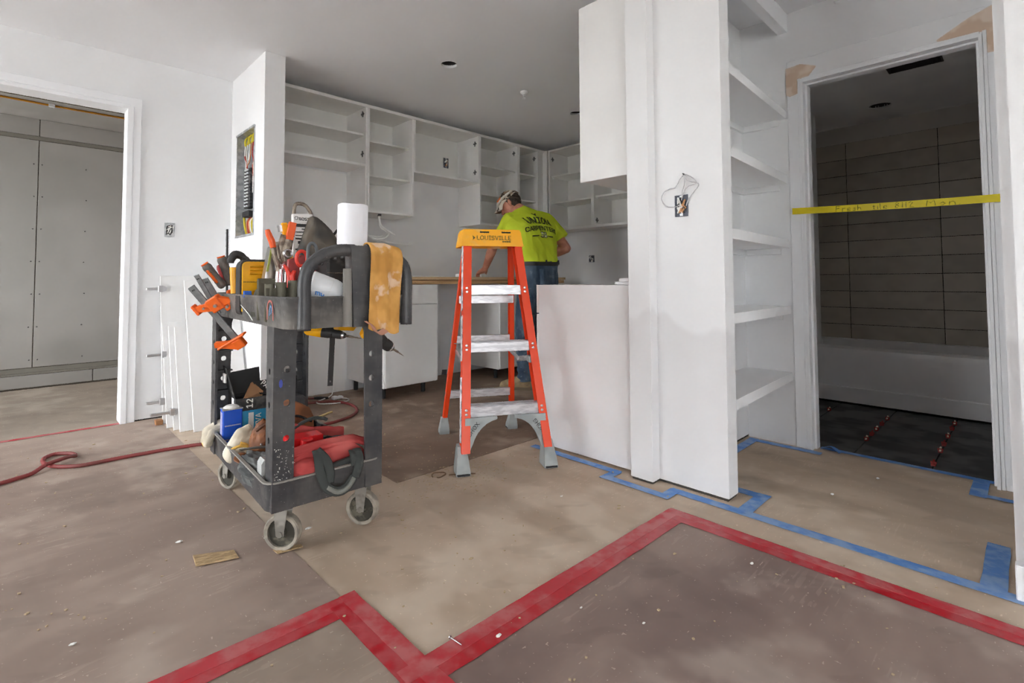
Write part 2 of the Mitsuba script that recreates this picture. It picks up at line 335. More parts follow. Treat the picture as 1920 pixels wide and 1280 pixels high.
struct('wall_bath_left', bx(3.235, 5.4, 1.44, 1.6, -.05, 2.31), 'bath_plaster')
struct('wall_bath_right', bx(3.235, 5.4, -.6, -.14, -.05, 2.31), 'bath_plaster')
tile_m = [mat(f'wall_tile_{i}', mottled([c * k for c in (.48, .445, .39)], [c * k * 1.1 for c in (.48, .445, .39)], 9), .35) for i, k in enumerate((1.0, .93, 1.07))]
zt = [.395 + .1452 * i for i in range(13)]
yj = [1.44, 1.100, .479, -.135]
for r in range(12):
    for c in range(3):
        share('wall_bath_far', 'tile', mikit.ply(bx(5.262, 5.275, yj[c + 1] + .0022, yj[c] - .0022, zt[r] + .0019, zt[r + 1] - .0019, .0015), tile_m[int(rng.integers(3))]))
ft = mat('bath_floor_tile', mottled((.045, .045, .047), (.085, .083, .082), 7), .55)
xs, ysj = [3.236, 3.76, 4.06, 4.36, 4.53], [1.44, 1.025, .690, .367, .04, -.14]
for i in range(len(xs) - 1):
    for j in range(len(ysj) - 1):
        share('floor_bath', 'tile', mikit.ply(bx(xs[i] + .002, xs[i + 1] - .002, ysj[j + 1] + .003, ysj[j] - .003, -.02, -.006, .001), ft))
clip_m, wedge_m = mat('clip_red', srgb(132, 36, 32), .5), mat('clip_pale', (.7, .62, .5), .5)
nclip = 0
for y, X in ((.690, (3.58, 3.72, 3.86, 4.02, 4.2)), (.367, (3.34, 3.62, 3.78, 3.98, 4.2, 4.36)), (1.025, (3.9, 4.2))):
    for ci, x in enumerate(X):
        row = {.690: 'middle row', .367: 'right row', 1.025: 'left row'}[y]; pos_ = ['nearest the door', 'second from the door', 'third from the door', 'fourth from the door', 'fifth from the door', 'closest to the tub'][ci if ci < len(X) - 1 else 5]
        k = thing('tile_clip', f'red tile clip in the {row} on the bathroom floor, {pos_}', 'tile clip', 'tile clips on the bathroom floor')
        obj(k, 'base', cat(bx(x - .018, x + .018, y - .009, y + .009, -.006, .003), bx(x - .005, x + .005, y - .012, y + .012, .003, .013)), 'clip_red')
        obj(k, 'wedge', hull([(x - .022, y - .004, .003), (x - .022, y + .004, .003), (x + .022, y - .004, .003), (x + .022, y + .004, .003), (x + .022, y - .004, .019), (x + .022, y + .004, .019)]), 'clip_red' if nclip % 2 else 'clip_pale')
        nclip += 1
# tub with a long plain apron
def tub():
    L0, L1, X0, X1, Z = -.135, 1.435, 4.525, 5.262, .418
    outer = m3.Manifold.hull_points(np.array([(x, y, z) for y in (L0, L1) for x, z in ((X0 + .02, .01), (X1, .01), (X1, Z), (X0 + .035, Z), (X0 + .012, Z - .012), (X0, Z - .05), (X0 + .005, .15))], np.float32))
    rim = mf(ext(rrect(X0 + .085, X1 - .07, L0 + .12, L1 - .12, .13), .6))
    basin = mf(trimesh.Trimesh(*[np.asarray(q) for q in (lambda m: (np.c_[(X0 + X1) / 2 + (m.vertices[:, 0] - (X0 + X1) / 2) * np.where(m.vertices[:, 2] < .2, .8, 1), m.vertices[:, 1] * np.where(m.vertices[:, 2] < .2, .86, 1) + np.where(m.vertices[:, 2] < .2, .09, 0), m.vertices[:, 2] + .09], m.faces))(tm(rim))]))
    body = outer - basin
    ridge = m3.Manifold.hull_points(np.array([(x, y, z) for y in (L0, L1) for x, z in ((X0 - .006, .118), (X0 - .006, .01), (X0 + .02, .01), (X0 + .02, .13))], np.float32))
    return tm(body + ridge)
one('bathtub', 'white alcove bathtub below the grey tiles in the dark bathroom', 'bathtub', tub(), mat('enamel', (.80, .80, .81), .22, spec=.6), 25)
can_m = mat('can_metal', (.10, .10, .10), .5, .6)
def can(name, x, y, z, r, label, rim=True):
    k = thing(name, label, 'downlight')
    obj(k, 'housing', tr(lathe([(r + .002, 0), (r + .004, 0), (r + .004, .13), (0, .13), (0, .125), (r, .125), (r, 0)], 24), x, y, z + .012), 'can_metal', 30)
    if rim: obj(k, 'rim', tr(lathe([(r - .004, -.001), (r + .004, -.001), (r + .004, .017), (r - .004, .017), (r - .004, -.001)], 28), x, y, z), 'white_plastic', 30)
    return k
can('recessed_light_can', 2.157, 2.798, CZ, .06, 'open round light hole in the ceiling above the ladder')
can('recessed_light_can', 3.64, 2.83, CZ, .06, 'open round light hole in the kitchen ceiling next to the white cabinet panel')
can('recessed_light_can', 4.83, .775, 2.285, .075, 'dark round light hole in the bathroom ceiling', False)
k = thing('ceiling_vent', 'dark rectangular fan opening in the bathroom ceiling', 'vent')
obj(k, 'housing', cat(bx(3.975, 3.985, .33, .605, 2.284, 2.42), bx(4.115, 4.125, .33, .605, 2.284, 2.42), bx(3.975, 4.125, .33, .34, 2.284, 2.42), bx(3.975, 4.125, .595, .605, 2.284, 2.42), bx(3.975, 4.125, .33, .605, 2.41, 2.42)), 'can_metal')
def sprinkler(x, y, label):
    k = thing('fire_sprinkler', label, 'sprinkler')
    obj(k, 'escutcheon', tr(lathe([(0, 0), (.034, 0), (.03, -.012), (.014, -.02), (0, -.02)], 24), x, y, CZ), 'white_plastic', 40)
    obj(k, 'head', cat(cyl((x, y, CZ - .018), (x, y, CZ - .03), .009, 12), tube([(x - .011, y, CZ - .03), (x - .013, y, CZ - .042), (x, y, CZ - .056), (x + .013, y, CZ - .042), (x + .011, y, CZ - .03)], .0025, 8), cyl((x, y, CZ - .056), (x, y, CZ - .059), .015, 16)), 'white_plastic', 30)
sprinkler(2.916, 2.79, 'small white fire sprinkler on the kitchen ceiling')
sprinkler(3.10, .665, 'white fire sprinkler on the hall ceiling above the bathroom door')

# niche shelves ---------------------------------------------------------------
names = ['topmost of the five white niche shelves', 'second niche shelf from the top', 'middle niche shelf, level with the yellow tape', 'fourth niche shelf from the top', 'lowest niche shelf near the floor']
for z, nm in zip((1.897, 1.522, 1.155, .782, .408), names):
    k = thing('niche_shelf', 'white board, ' + nm, 'shelf', 'shelves in the niche')
    obj(k, 'board', slab(2, z - .046, z, Polygon([(2.26, .900), (3.16, .944), (3.16, 1.19), (2.26, 1.19)])), 'wall_paint')
    obj(k, 'cleat', cat(bx(3.142, 3.16, .985, 1.19, z - .082, z - .046, .002), bx(2.26, 3.142, 1.172, 1.19, z - .082, z - .046, .002)), 'wall_paint')

# ---------------------------------------------------------------- caution strip with handwriting
yl = mat('strip_yellow', mottled(srgb(214, 196, 22), srgb(226, 208, 30), 9), .5)
P = np.array([[(3.128, y, 1.312 + (.911 - y) * -.030 + dz - .004 * math.sin((y - .07) / .84 * math.pi)) for dz in (-.0175, .0175)] for y in np.linspace(.915, .062, 24)])
tk = thing('caution_tape', 'yellow strip of tape with handwriting stretched across the bathroom doorway', 'tape')
scene[tk] = mikit.ply(sheet(P, .0012), yl)
STROKES = {  # single-line handwriting, cell 1 x 1.6
 'F': [[(0, 0), (.05, 1.5)], [(.05, 1.5), (.7, 1.55)], [(.03, .85), (.55, .9)]], 'r': [[(0, 0), (.02, .9)], [(.02, .6), (.2, .85), (.42, .85)]],
 'e': [[(0, .45), (.5, .5), (.42, .85), (.15, .85), (0, .4), (.15, .02), (.5, .1)]], 's': [[(.45, .8), (.15, .85), (.1, .6), (.42, .4), (.35, .05), (0, .05)]],
 'h': [[(0, 0), (.03, 1.5)], [(.02, .6), (.25, .85), (.42, .6), (.45, 0)]], 't': [[(.15, 1.2), (.15, .1), (.4, .02)], [(0, .85), (.35, .88)]],
 'i': [[(0, .85), (.02, 0)]], 'l': [[(0, 1.5), (.03, .1), (.15, 0)]], '8': [[(.45, 1.3), (.2, 1.5), (.05, 1.2), (.45, .5), (.3, .05), (.05, .2), (.1, .6), (.45, 1.2)]],
 '/': [[(.1, 0), (.12, 1.5)]], '1': [[(.05, 1.5), (.07, 0)]], '2': [[(0, 1.2), (.25, 1.5), (.45, 1.2), (.05, .05), (.55, .1)]], 'M': [[(0, 0), (.1, 1.45), (.35, .7), (.62, 1.45), (.75, 0)]],
 'o': [[(.25, .85), (.02, .45), (.2, .02), (.45, .4), (.25, .85)]], 'n': [[(0, 0), (.02, .85)], [(.02, .6), (.25, .85), (.42, .6), (.45, 0)]], '.': [[(0, 0), (.06, .08)]], ' ': []}
def write_line(text, size, r, fn, gap=.25):
    x, out = 0, []
    for ch in text:
        for st in STROKES[ch]:
            p = np.array([fn((x + a) * size, b * size) for a, b in st]); out.append(tube(p, r, 5))
        x += (max([a for st in STROKES[ch] for a, b in st] or [.5])) + gap
    return cat(out)
sl = -.030
mat('ink', (.10, .085, .02), .6)
for wd, ys, kx in (('Fresh', .705, 1.6), ('tile', .545, 1.6), ('8/12', .455, 1.9), ('Mon.', .335, 2.5)):
    obj(tk, 'handwriting', write_line(wd, .0185, .0011, lambda a, b: (3.1268, ys - a * kx, 1.312 + (.911 - (ys - a * kx)) * sl - .0165 + b - .001), .30), 'ink')


# ================================================================ kitchen
CW, ML = 'cabinet_white', 'melamine'
hinge_m = mat('hinge_plate', (.13, .13, .13), .45, .6)
def hinge_clip(parent, p, axis):
    """small cross-shaped mounting plate on a cabinet side"""
    x, y, z = p; s = .016
    if axis == 0: m = cat(bx(x - .008, x + .001, y - .022, y + .022, z - .006, z + .006, .001), bx(x - .006, x + .001, y - .007, y + .007, z - .024, z + .024, .001))
    else: m = cat(bx(x - .022, x + .022, y - .008, y + .001, z - .006, z + .006, .001), bx(x - .007, x + .007, y - .006, y + .001, z - .024, z + .024, .001))
    obj(parent, 'hinge_plate', m, 'hinge_plate')
UG = 'open wall cabinets over the long counter'
def wall_cabinet(label, x0, x1, zb, shelves, hinges=(), t=.018, yf=3.746, yb=4.083, zt=2.385, group=UG, nofl=False):
    k = thing('wall_cabinet', label, 'cabinet', group)
    obj(k, 'side_panel', bx(x0, x0 + t, yf, yb, zb, zt, .001), CW); obj(k, 'side_panel', bx(x1 - t, x1, yf, yb, zb, zt, .001), CW)
    obj(k, 'top_panel', bx(x0 + t, x1 - t, yf + .001, yb, zt - t, zt), ML); obj(k, 'bottom_panel', bx(x0 + t, x1 - t, yf + .001, yb, zb, zb + t), CW)
    obj(k, 'back_panel', bx(x0 + t, x1 - t, yb - .008, yb, zb + t, zt - t), ML)
    for z in shelves: obj(k, 'shelf', bx(x0 + t + .001, x1 - t - .001, yf + .03, yb - .009, z - t, z, .001), ML)
    for z in hinges: hinge_clip(k, (x1 - t, yf + .05, z), 0)
    return k
wall_cabinet('wide white open wall cabinet over the fridge gap, beside the breaker panel wall', 1.30, 2.046, 1.876, (2.150,), (2.318, 1.985))
wall_cabinet('narrow white open wall cabinet with two shelves above the paper roll', 2.046, 2.497, 1.500, (2.112, 1.822))
kC = wall_cabinet('short white open wall cabinet over the range gap with a wall box inside', 2.497, 3.272, 1.895, (), (2.298, 2.012))
kD = wall_cabinet('white open wall cabinet just left of the man\'s cap', 3.272, 3.822, 1.490, (2.100, 1.812), (2.297,))
kE = wall_cabinet('narrow white open corner wall cabinet behind the man', 3.822, 4.142, 1.490, (2.098, 1.812), (2.292,))
one('filler_strip', 'white filler strip in the inner corner between the wall cabinets', 'filler panel', cat(bx(4.142, 4.225, 3.76, 3.778, 1.49, 2.385, .001), bx(4.225, 4.24, 3.70, 3.778, 1.49, 2.385, .001)), CW)
def side_cabinet(label, y0, y1, shelves, hp, zb=1.483, xf=4.24, xb=4.568, zt=2.385, t=.018):
    k = thing('wall_cabinet', label, 'cabinet', 'open wall cabinets on the right kitchen wall')
    obj(k, 'side_panel', bx(xf, xb, y1 - t, y1, zb, zt, .001), CW); obj(k, 'side_panel', bx(xf, xb, y0, y0 + t, zb, zt, .001), CW)
    obj(k, 'top_panel', bx(xf + .001, xb, y0 + t, y1 - t, zt - t, zt), ML); obj(k, 'bottom_panel', bx(xf + .001, xb, y0 + t, y1 - t, zb, zb + t), CW)
    obj(k, 'back_panel', bx(xb - .008, xb, y0 + t, y1 - t, zb + t, zt - t), ML)
    for z in shelves:
        obj(k, 'shelf', bx(xf + .03, xb - .009, y0 + t + .001, y1 - t - .001, z - t, z, .001), ML)
        obj(k, 'shelf_pin', cat(*[bx(xf + .05 + .2 * i, xf + .062 + .2 * i, yy - .006, yy + .006, z - t - .012, z - t, .001) for i in (0, 1) for yy in (y1 - t - .007, y0 + t + .007)]), 'white_plastic')
    for z in hp: hinge_clip(k, (xf + .05, y1 - t, z), 1)
side_cabinet('white open wall cabinet on the right kitchen wall next to the corner', 3.096, 3.690, (2.100, 1.802), (2.29,))
side_cabinet('white open wall cabinet on the right wall, partly hidden by the big white panel', 2.40, 3.096, (1.806,), (1.553,))
one('cabinet_rail', 'white top strip running over the long row of wall cabinets', 'rail', bx(1.30, 4.24, 3.738, 3.747, 2.366, 2.390, .001), CW)
one('cabinet_rail', 'white bottom strip under the right hand wall cabinets', 'rail', bx(4.232, 4.241, 2.40, 3.69, 1.476, 1.500, .001), CW)
# upper cabinet over the peninsula: its plain back panel faces the room
k = thing('peninsula_wall_cabinet', 'large plain white hanging cabinet above the half wall, next to the pilaster', 'cabinet')
obj(k, 'back_panel', bx(2.156, 2.175, 1.332, 1.652, 1.451, 2.40, .0015), CW)
obj(k, 'body', cat(bx(2.176, 2.80, 1.332, 1.350, 1.455, 2.40), bx(2.176, 2.80, 1.350, 1.652, 2.38, 2.40), bx(2.782, 2.80, 1.35, 1.652, 1.455, 2.38)), ML)
obj(k, 'bottom_panel', bx(2.176, 2.80, 1.34, 1.645, 1.456, 1.474), ML)
# peninsula base
k = thing('peninsula_cabinet', 'white half wall of base cabinets right of the orange ladder', 'cabinet')
obj(k, 'back_panel', bx(2.156, 2.175, 1.332, 1.957, .012, .905, .0015), mat('panel_scuffed', mottled((.70, .685, .68), (.76, .75, .75), 2.6, .35, .65), .33, spec=.5))
obj(k, 'body', cat(bx(2.176, 2.80, 1.332, 1.957, .10, .90), bx(2.19, 2.80, 1.332, 1.90, 0, .10)), ML)
obj(k, 'drawer_front', bx(2.158, 2.796, 1.958, 1.977, .745, .905, .0015), 'edge_band'); obj(k, 'door', bx(2.158, 2.796, 1.958, 1.977, .11, .738, .0015), CW)
for nm, b in (('short white trim offcut lying on the half wall against the pilaster, the lower one', bx(2.18, 2.26, 1.332, 1.46, .906, .922, .002)), ('short white trim offcut lying on the half wall against the pilaster, the upper one', bx(2.165, 2.25, 1.332, 1.425, .922, .940, .002))):
    one('trim_offcut', nm, 'trim piece', b, 'trim_paint')
# long run of base cabinets
def base(label, x0, x1, front=True):
    k = thing('base_cabinet', label, 'cabinet')
    obj(k, 'body', bx(x0 + .018, x1 - .018, 3.474, 4.083, .10, .90), ML)
    obj(k, 'side_panel', bx(x0, x0 + .018, 3.472, 4.083, .10, .905, .001), CW); obj(k, 'side_panel', bx(x1 - .018, x1, 3.472, 4.083, .10, .905, .001), CW)
    if front:
        for lx in (x0 + .06, x1 - .06):
            for ly in (3.58, 4.03): obj(k, 'leg', cyl((lx, ly, .0036), (lx, ly, .10), .018, 12), 'black_rubber')
    else:
        obj(k, 'toe_panel', bx(x0, x0 + .018, 3.53, 4.083, .004, .10), CW); obj(k, 'toe_panel', bx(x1 - .018, x1, 3.53, 4.083, .004, .10), CW)
    if front:
        obj(k, 'drawer_front', bx(x0 + .002, x1 - .002, 3.452, 3.471, .745, .902, .0015), CW)
        obj(k, 'door', bx(x0 + .002, x1 - .002, 3.452, 3.471, .108, .740, .0015), CW)
    return k
base('white base cabinet with one drawer and a door, behind the tool cart', 2.046, 2.545)
base('white corner base cabinet seen end on through the ladder', 3.262, 4.20)
pw = mat('plywood_edge', (lambda: proc(lambda p, n, uv: mix(srgb(206, 170, 126), srgb(150, 112, 76), smoothstep(.35, .65, noise(p.z * 420, p.x * 3, p.y * 3)) * .8)))(), .7)
pw2 = mat('plywood_face', mottled(srgb(198, 170, 134), srgb(176, 146, 110), 3, stretch=(1, 8, 1)), .6)
k = thing('counter_underlay', 'plywood counter top underlay along the kitchen wall where the man works', 'countertop')
obj(k, 'upper_sheet', bx(2.04, 4.215, 3.44, 4.083, .942, .966, .001), 'plywood_face'); obj(k, 'lower_sheet', bx(2.04, 4.20, 3.446, 4.083, .906, .940, .001), 'plywood_edge')
k = thing('counter_sheet', 'thin white sheet lying on the left end of the plywood counter', 'sheet'); scene[k] = mikit.ply(bx(2.06, 2.62, 3.46, 4.0, .967, .976, .001), CW)
# wall finish strip behind the range gap
one('wall_panel_strip', 'white finish panel on the wall inside the fridge gap', 'panel', bx(1.30, 2.03, 4.074, 4.084, .0, 1.86, .001), CW)
one('fridge_side_board', 'tall white side panel right of the fridge gap', 'panel', bx(2.026, 2.044, 3.748, 4.073, .967, 1.876, .001), CW)

# electrical boxes with folded wires ------------------------------------------
box_m = mat('box_blue_grey', (.10, .11, .14), .6)
wm = [mat('wire_white', (.8, .8, .78), .45), mat('wire_black', (.02, .02, .02), .5), mat('wire_copper', (.62, .30, .14), .35, .8), mat('wire_red', srgb(170, 40, 30), .5), mat('wire_yellow', srgb(206, 190, 40), .5), mat('wire_tan', srgb(190, 140, 96), .5)]
WN = ['wire_white', 'wire_black', 'wire_copper', 'wire_red', 'wire_yellow', 'wire_tan']
def outlet(label, M, w=.062, h=.10, seed=0, cols=(0, 1, 0, 5), bm='box_blue_grey'):
    """open device box; local x right, y up, z out of the wall"""
    r = np.random.default_rng(seed); k = thing('outlet_box', label, 'electrical box')
    obj(k, 'box', mv(cat(bx(-w / 2, w / 2, -h / 2, h / 2, 0, .001), bx(-w / 2, -w / 2 + .004, -h / 2, h / 2, 0, .004), bx(w / 2 - .004, w / 2, -h / 2, h / 2, 0, .004), bx(-w / 2, w / 2, h / 2 - .004, h / 2, 0, .004), bx(-w / 2, w / 2, -h / 2, -h / 2 + .004, 0, .004)), M), bm)
    for i, c in enumerate(cols):
        pts = np.c_[r.uniform(-w * .36, w * .36, 6), r.uniform(-h * .4, h * .4, 6), r.uniform(.004, .009, 6)]
        obj(k, 'wire', mv(tube(pts, .0032, 7, 6), M), WN[c], True)
    for s in (-1, 1): obj(k, 'screw_tab', mv(bx(-.008, .008, s * (h / 2 - .008) - .006, s * (h / 2 - .008) + .006, .002, .005, .001), M), 'zinc')
    return k
outlet('open electrical box with folded wires on the white wall left of the breaker panel', fr((.752, 4.1745, 1.296), (1, 0, 0), (0, -1, 0)), seed=3, cols=(1, 0, 1, 0, 1, 0), bm='zinc')
outlet('open electrical box in the short wall cabinet', fr((3.10, 4.0745, 2.129), (1, 0, 0), (0, -1, 0)), seed=4, cols=(0, 1, 5))
outlet('open electrical box on the right kitchen wall beyond the man', fr((4.5695, 3.352, 1.172), (0, -1, 0), (-1, 0, 0)), .07, .075, seed=5, cols=(0, 1, 1, 0))
kb = outlet('open electrical box on the white end wall under the looped wires', fr((2.1645, 1.086, 1.265), (0, -1, 0), (-1, 0, 0)), .062, .098, seed=8, cols=(5, 0, 1, 0, 0, 5))
def wallpt(y, z, d=.012): return (2.165 - d, y, z)
one('hung_wire', 'pair of thin white wires looped from a nail on the end wall', 'wire', cat(
    tube([wallpt(1.083, 1.275, .006), wallpt(1.11, 1.262), wallpt(1.155, 1.27), wallpt(1.178, 1.305), wallpt(1.165, 1.335), wallpt(1.135, 1.348), wallpt(1.108, 1.352), wallpt(1.085, 1.385), wallpt(1.069, 1.403, .008), wallpt(1.062, 1.38), wallpt(1.066, 1.355), wallpt(1.075, 1.33), wallpt(1.078, 1.30, .008)], .0024, 7, 8),
    tube([wallpt(1.086, 1.285, .006), wallpt(1.07, 1.32), wallpt(1.045, 1.348), wallpt(1.01, 1.358), wallpt(1.03, 1.385), wallpt(1.069, 1.406, .008), wallpt(1.045, 1.372), wallpt(1.012, 1.36), wallpt(1.0, 1.345), wallpt(1.03, 1.31), wallpt(1.05, 1.285), wallpt(1.062, 1.262, .006)], .0024, 7, 8)), mat('wire_grey', (.50, .50, .51), .5), True)
one('nail', 'dark nail in the end wall that holds the looped wires', 'nail', cyl((2.168, 1.069, 1.404), (2.148, 1.069, 1.407), .003, 10), 'black_rubber')

# breaker panel ---------------------------------------------------------------
k = thing('breaker_panel', 'open grey breaker panel full of wires set in the wall return', 'breaker panel')
Y0, Y1, Z0, Z1, XB = 3.642, 4.024, 1.252, 2.003, 1.205
obj(k, 'cabinet', cat(bx(XB, XB + .006, Y0, Y1, Z0, Z1), bx(1.135, XB, Y0, Y0 + .006, Z0, Z1), bx(1.135, XB, Y1 - .006, Y1, Z0, Z1), bx(1.132, XB, Y0, Y1, Z1 - .006, Z1), bx(1.132, XB, Y0, Y1, Z0, Z0 + .006)), 'zinc')
obj(k, 'edge', cat(bx(1.130, 1.141, Y0 - .004, Y1 + .004, Z1 - .012, Z1 + .004), bx(1.134, 1.141, Y1 - .008, Y1 + .004, Z0, Z1), bx(1.130, 1.141, Y0 - .004, Y1 + .004, Z0 - .004, Z0 + .010)), 'zinc')
yc = 3.865
for i in range(12):
    for s in (-1, 1):
        z = 1.73 - i * .0235
        b = obj(k, 'breaker', bx(1.160, XB, yc + s * .002, yc + s * .062, z - .0108, z + .0108, .002), 'black_plastic')
        obj(b, 'toggle', bx(1.150, 1.161, yc + s * .012, yc + s * .030, z - .005, z + .005, .001), 'white_plastic')
obj(k, 'main_breaker', bx(1.150, XB, 3.79, 3.93, 1.395, 1.435, .004), 'black_rubber')
obj(k, 'neutral_bar', cat(bx(1.185, XB, 3.955, 3.972, 1.42, 1.70), *[cyl((1.185, 3.963, z), (1.178, 3.963, z), .005, 8) for z in np.arange(1.43, 1.70, .018)]), 'zinc')
obj(k, 'label_plate', bx(XB - .003, XB, 3.975, 4.012, 1.56, 1.64), 'white_plastic')
r = np.random.default_rng(11)
for i in range(8):
    y = 3.66 + i * .043
    obj(k, 'cable_jacket', tube([(1.19, y, Z1 - .008), (1.185 - .01 * (i % 2), y + .006, Z1 - .04), (1.18, y + .012, Z1 - .075)], .0075, 9, 5), 'wire_yellow', True)
    for j, c in enumerate(((0, 2), (1, 0), (0, 5), (3, 0))[i % 4]):
        y2 = yc + (.072 if i >= 4 else -.072) + r.uniform(-.02, .02); z2 = 1.73 - r.integers(0, 11) * .0235
        obj(k, 'wire', tube([(1.18, y + .012, Z1 - .07), (1.17, y + r.uniform(-.01, .01), Z1 - .16), (1.18, (y + y2) / 2, 1.80), (1.178, y2, 1.76), (1.18, y2, z2)], .0042, 6, 5), WN[c], True)
for i in range(5):
    y = 3.80 + i * .028
    obj(k, 'wire', tube([(1.20, y, 1.395), (1.18, y + .01, 1.36), (1.185, y + .014, 1.30), (1.20, y + .02, 1.262)], .006, 8, 5), WN[(4, 0, 2, 3, 5)[i]], True)
obj(k, 'wire', tube([(1.18, 3.945, 1.43), (1.165, 3.93, 1.40), (1.17, 3.93, 1.33), (1.19, 3.94, 1.262)], .008, 9, 6), 'wire_yellow', True)

# cable pigtail and plastic film hanging below the wall cabinet ----------------
film_m = mat('plastic_film', (.80, .80, .79), .25, spec=.6)
k = thing('cable_pigtail', 'white cable hanging from under the narrow wall cabinet above the plastic film', 'cable')
obj(k, 'cable', tube([(2.19, 3.80, 1.503), (2.188, 3.80, 1.455), (2.20, 3.795, 1.41), (2.235, 3.79, 1.375), (2.29, 3.785, 1.345), (2.33, 3.78, 1.325)], .010, 8, 6), 'wire_white', True)
obj(k, 'cable', tube([(2.19, 3.805, 1.44), (2.20, 3.80, 1.39), (2.27, 3.79, 1.35), (2.25, 3.78, 1.31), (2.17, 3.775, 1.285), (2.10, 3.77, 1.29)], .008, 8, 6), 'wire_white', True)
obj(k, 'clamp', bx(2.178, 2.202, 3.79, 3.812, 1.482, 1.505, .002), 'black_plastic')
scene['clear_film'] = {'type': 'thindielectric', 'int_ior': 1.35}
P = []
for i, s in enumerate(np.linspace(0, 1, 22)):
    P.append([(2.08 + .56 * t - .05 * s, 4.055 - .05 * abs(math.sin(7 * t + 3 * s)) - .02 * math.sin(19 * t + 2 * s), 1.36 - .30 * s + .05 * t + .02 * math.sin(9 * t)) for t in np.linspace(0, 1, 34)])
kf = one('plastic_film_sheet', 'crumpled clear plastic film against the kitchen wall under the narrow wall cabinet', 'plastic film', sheet(np.array(P), .001), 'clear_film', True)
for i, (a, b, c) in enumerate((((2.09, 3.96, 1.40), (2.16, 3.94, 1.33), (2.27, 3.93, 1.26)), ((2.12, 3.95, 1.335), (2.26, 3.93, 1.32), (2.38, 3.94, 1.37)), ((2.20, 3.94, 1.30), (2.40, 3.93, 1.275), (2.62, 3.95, 1.27)))):
    obj(kf, 'fold', tube([a, b, c], .009, 6, 6, flat=.3, up=(0, -1, 0)), 'plastic_film', True)

# loose bits on the counter
k = one('receptacle', 'small white wall device lying on the counter near the man\'s hand', 'receptacle', cat(bx(3.16, 3.225, 3.60, 3.64, .967, 1.0, .003)), 'white_plastic')
k = one('receptacle', 'small white block on the counter left of the ladder rail', 'receptacle', bx(2.80, 2.87, 3.5, 3.54, .967, .995, .003), 'white_plastic')

# ---------------------------------------------------------------- floor coverings and tape
def cover(label, x0, x1, y0, y1, z, m, t=.0025):
    return one('paper_sheet', label, 'floor paper', bx(x0, x1, y0, y1, z - t, z), m)
cover('tan floor protection paper running from the tool cart to the hall', .69, 3.236, -.6, 4.17, -.0012, 'paper_tan', .002)
cover('mauve floor paper on the left with the red hose on it', -2.59, .705, 1.40, 4.172, .0008, 'paper_mauve', .002)
cover('grey brown floor paper at the lower left below the red tape', -2.59, .69, -5.59, 1.398, .0004, 'paper_grey', .002)
cover('plum brown floor paper at the lower right inside the red tape', .69, 1.885, -5.59, 1.022, .0012, 'paper_plum', .002)
one('hardboard_sheet', 'brown hardboard sheet on the kitchen floor under the ladder', 'hardboard', bx(1.277, 4.45, 2.045, 4.07, 0, .0034, .0006), 'hardboard')
def strip(kind, label, pts, w, z, m, cat_='tape'):
    out = []
    for (a, b) in zip(pts, pts[1:]):
        a, b = V(*a), V(*b); d = unit(b - a); n = V(-d[1], d[0]); L = np.linalg.norm(b - a)
        N = max(2, int(L / .05)); t = np.linspace(-w * .0, L + w * .0, N)
        e = rng.normal(0, .0009, (2, N))
        top = np.array([[*(a + d * q + n * (w / 2 + e[0, i])), z] for i, q in enumerate(t)]); bot = np.array([[*(a + d * q - n * (w / 2 + e[1, i])), z] for i, q in enumerate(t)])
        out.append(sheet(np.stack([top, bot], 1), .0007))
    return one(kind, label, cat_, cat(out), m)
R, B = 'red_tape_film', 'blue_tape_paper'
strip('red_tape', 'outer strip of dusty red tape at the lower left, ending at the first corner', [(.05, 1.418), (.742, 1.402)], .052, .0030, R)
strip('red_tape', 'inner strip of dusty red tape at the lower left, darker and doubled', [(.05, 1.376), (.725, 1.364)], .050, .0024, 'red_tape_fresh')
strip('red_tape', 'short red tape strip joining the two lower corners, outer side', [(.722, 1.43), (.722, -.4)], .048, .0036, R)
strip('red_tape', 'short red tape strip joining the two lower corners, inner side', [(.682, 1.40), (.678, -.4)], .050, .0032, 'red_tape_fresh')
strip('red_tape', 'upper strip of the long diagonal red tape in the foreground', [(.665, 1.040), (1.925, 1.018)], .050, .0040, R)
strip('red_tape', 'lower strip of the long diagonal red tape in the foreground', [(.665, .998), (1.90, .976)], .048, .0034, 'red_tape_fresh')
strip('red_tape', 'right strip of red tape running off to the lower right', [(1.912, 1.04), (1.912, -.5)], .046, .0044, R)
strip('red_tape', 'left strip of red tape running off to the lower right, next to the plum paper', [(1.872, 1.01), (1.872, -.5)], .046, .0038, 'red_tape_fresh')
strip('red_tape', 'faded red tape across the left doorway threshold', [(-1.2, 4.19), (.50, 4.175)], .040, .0030, R)
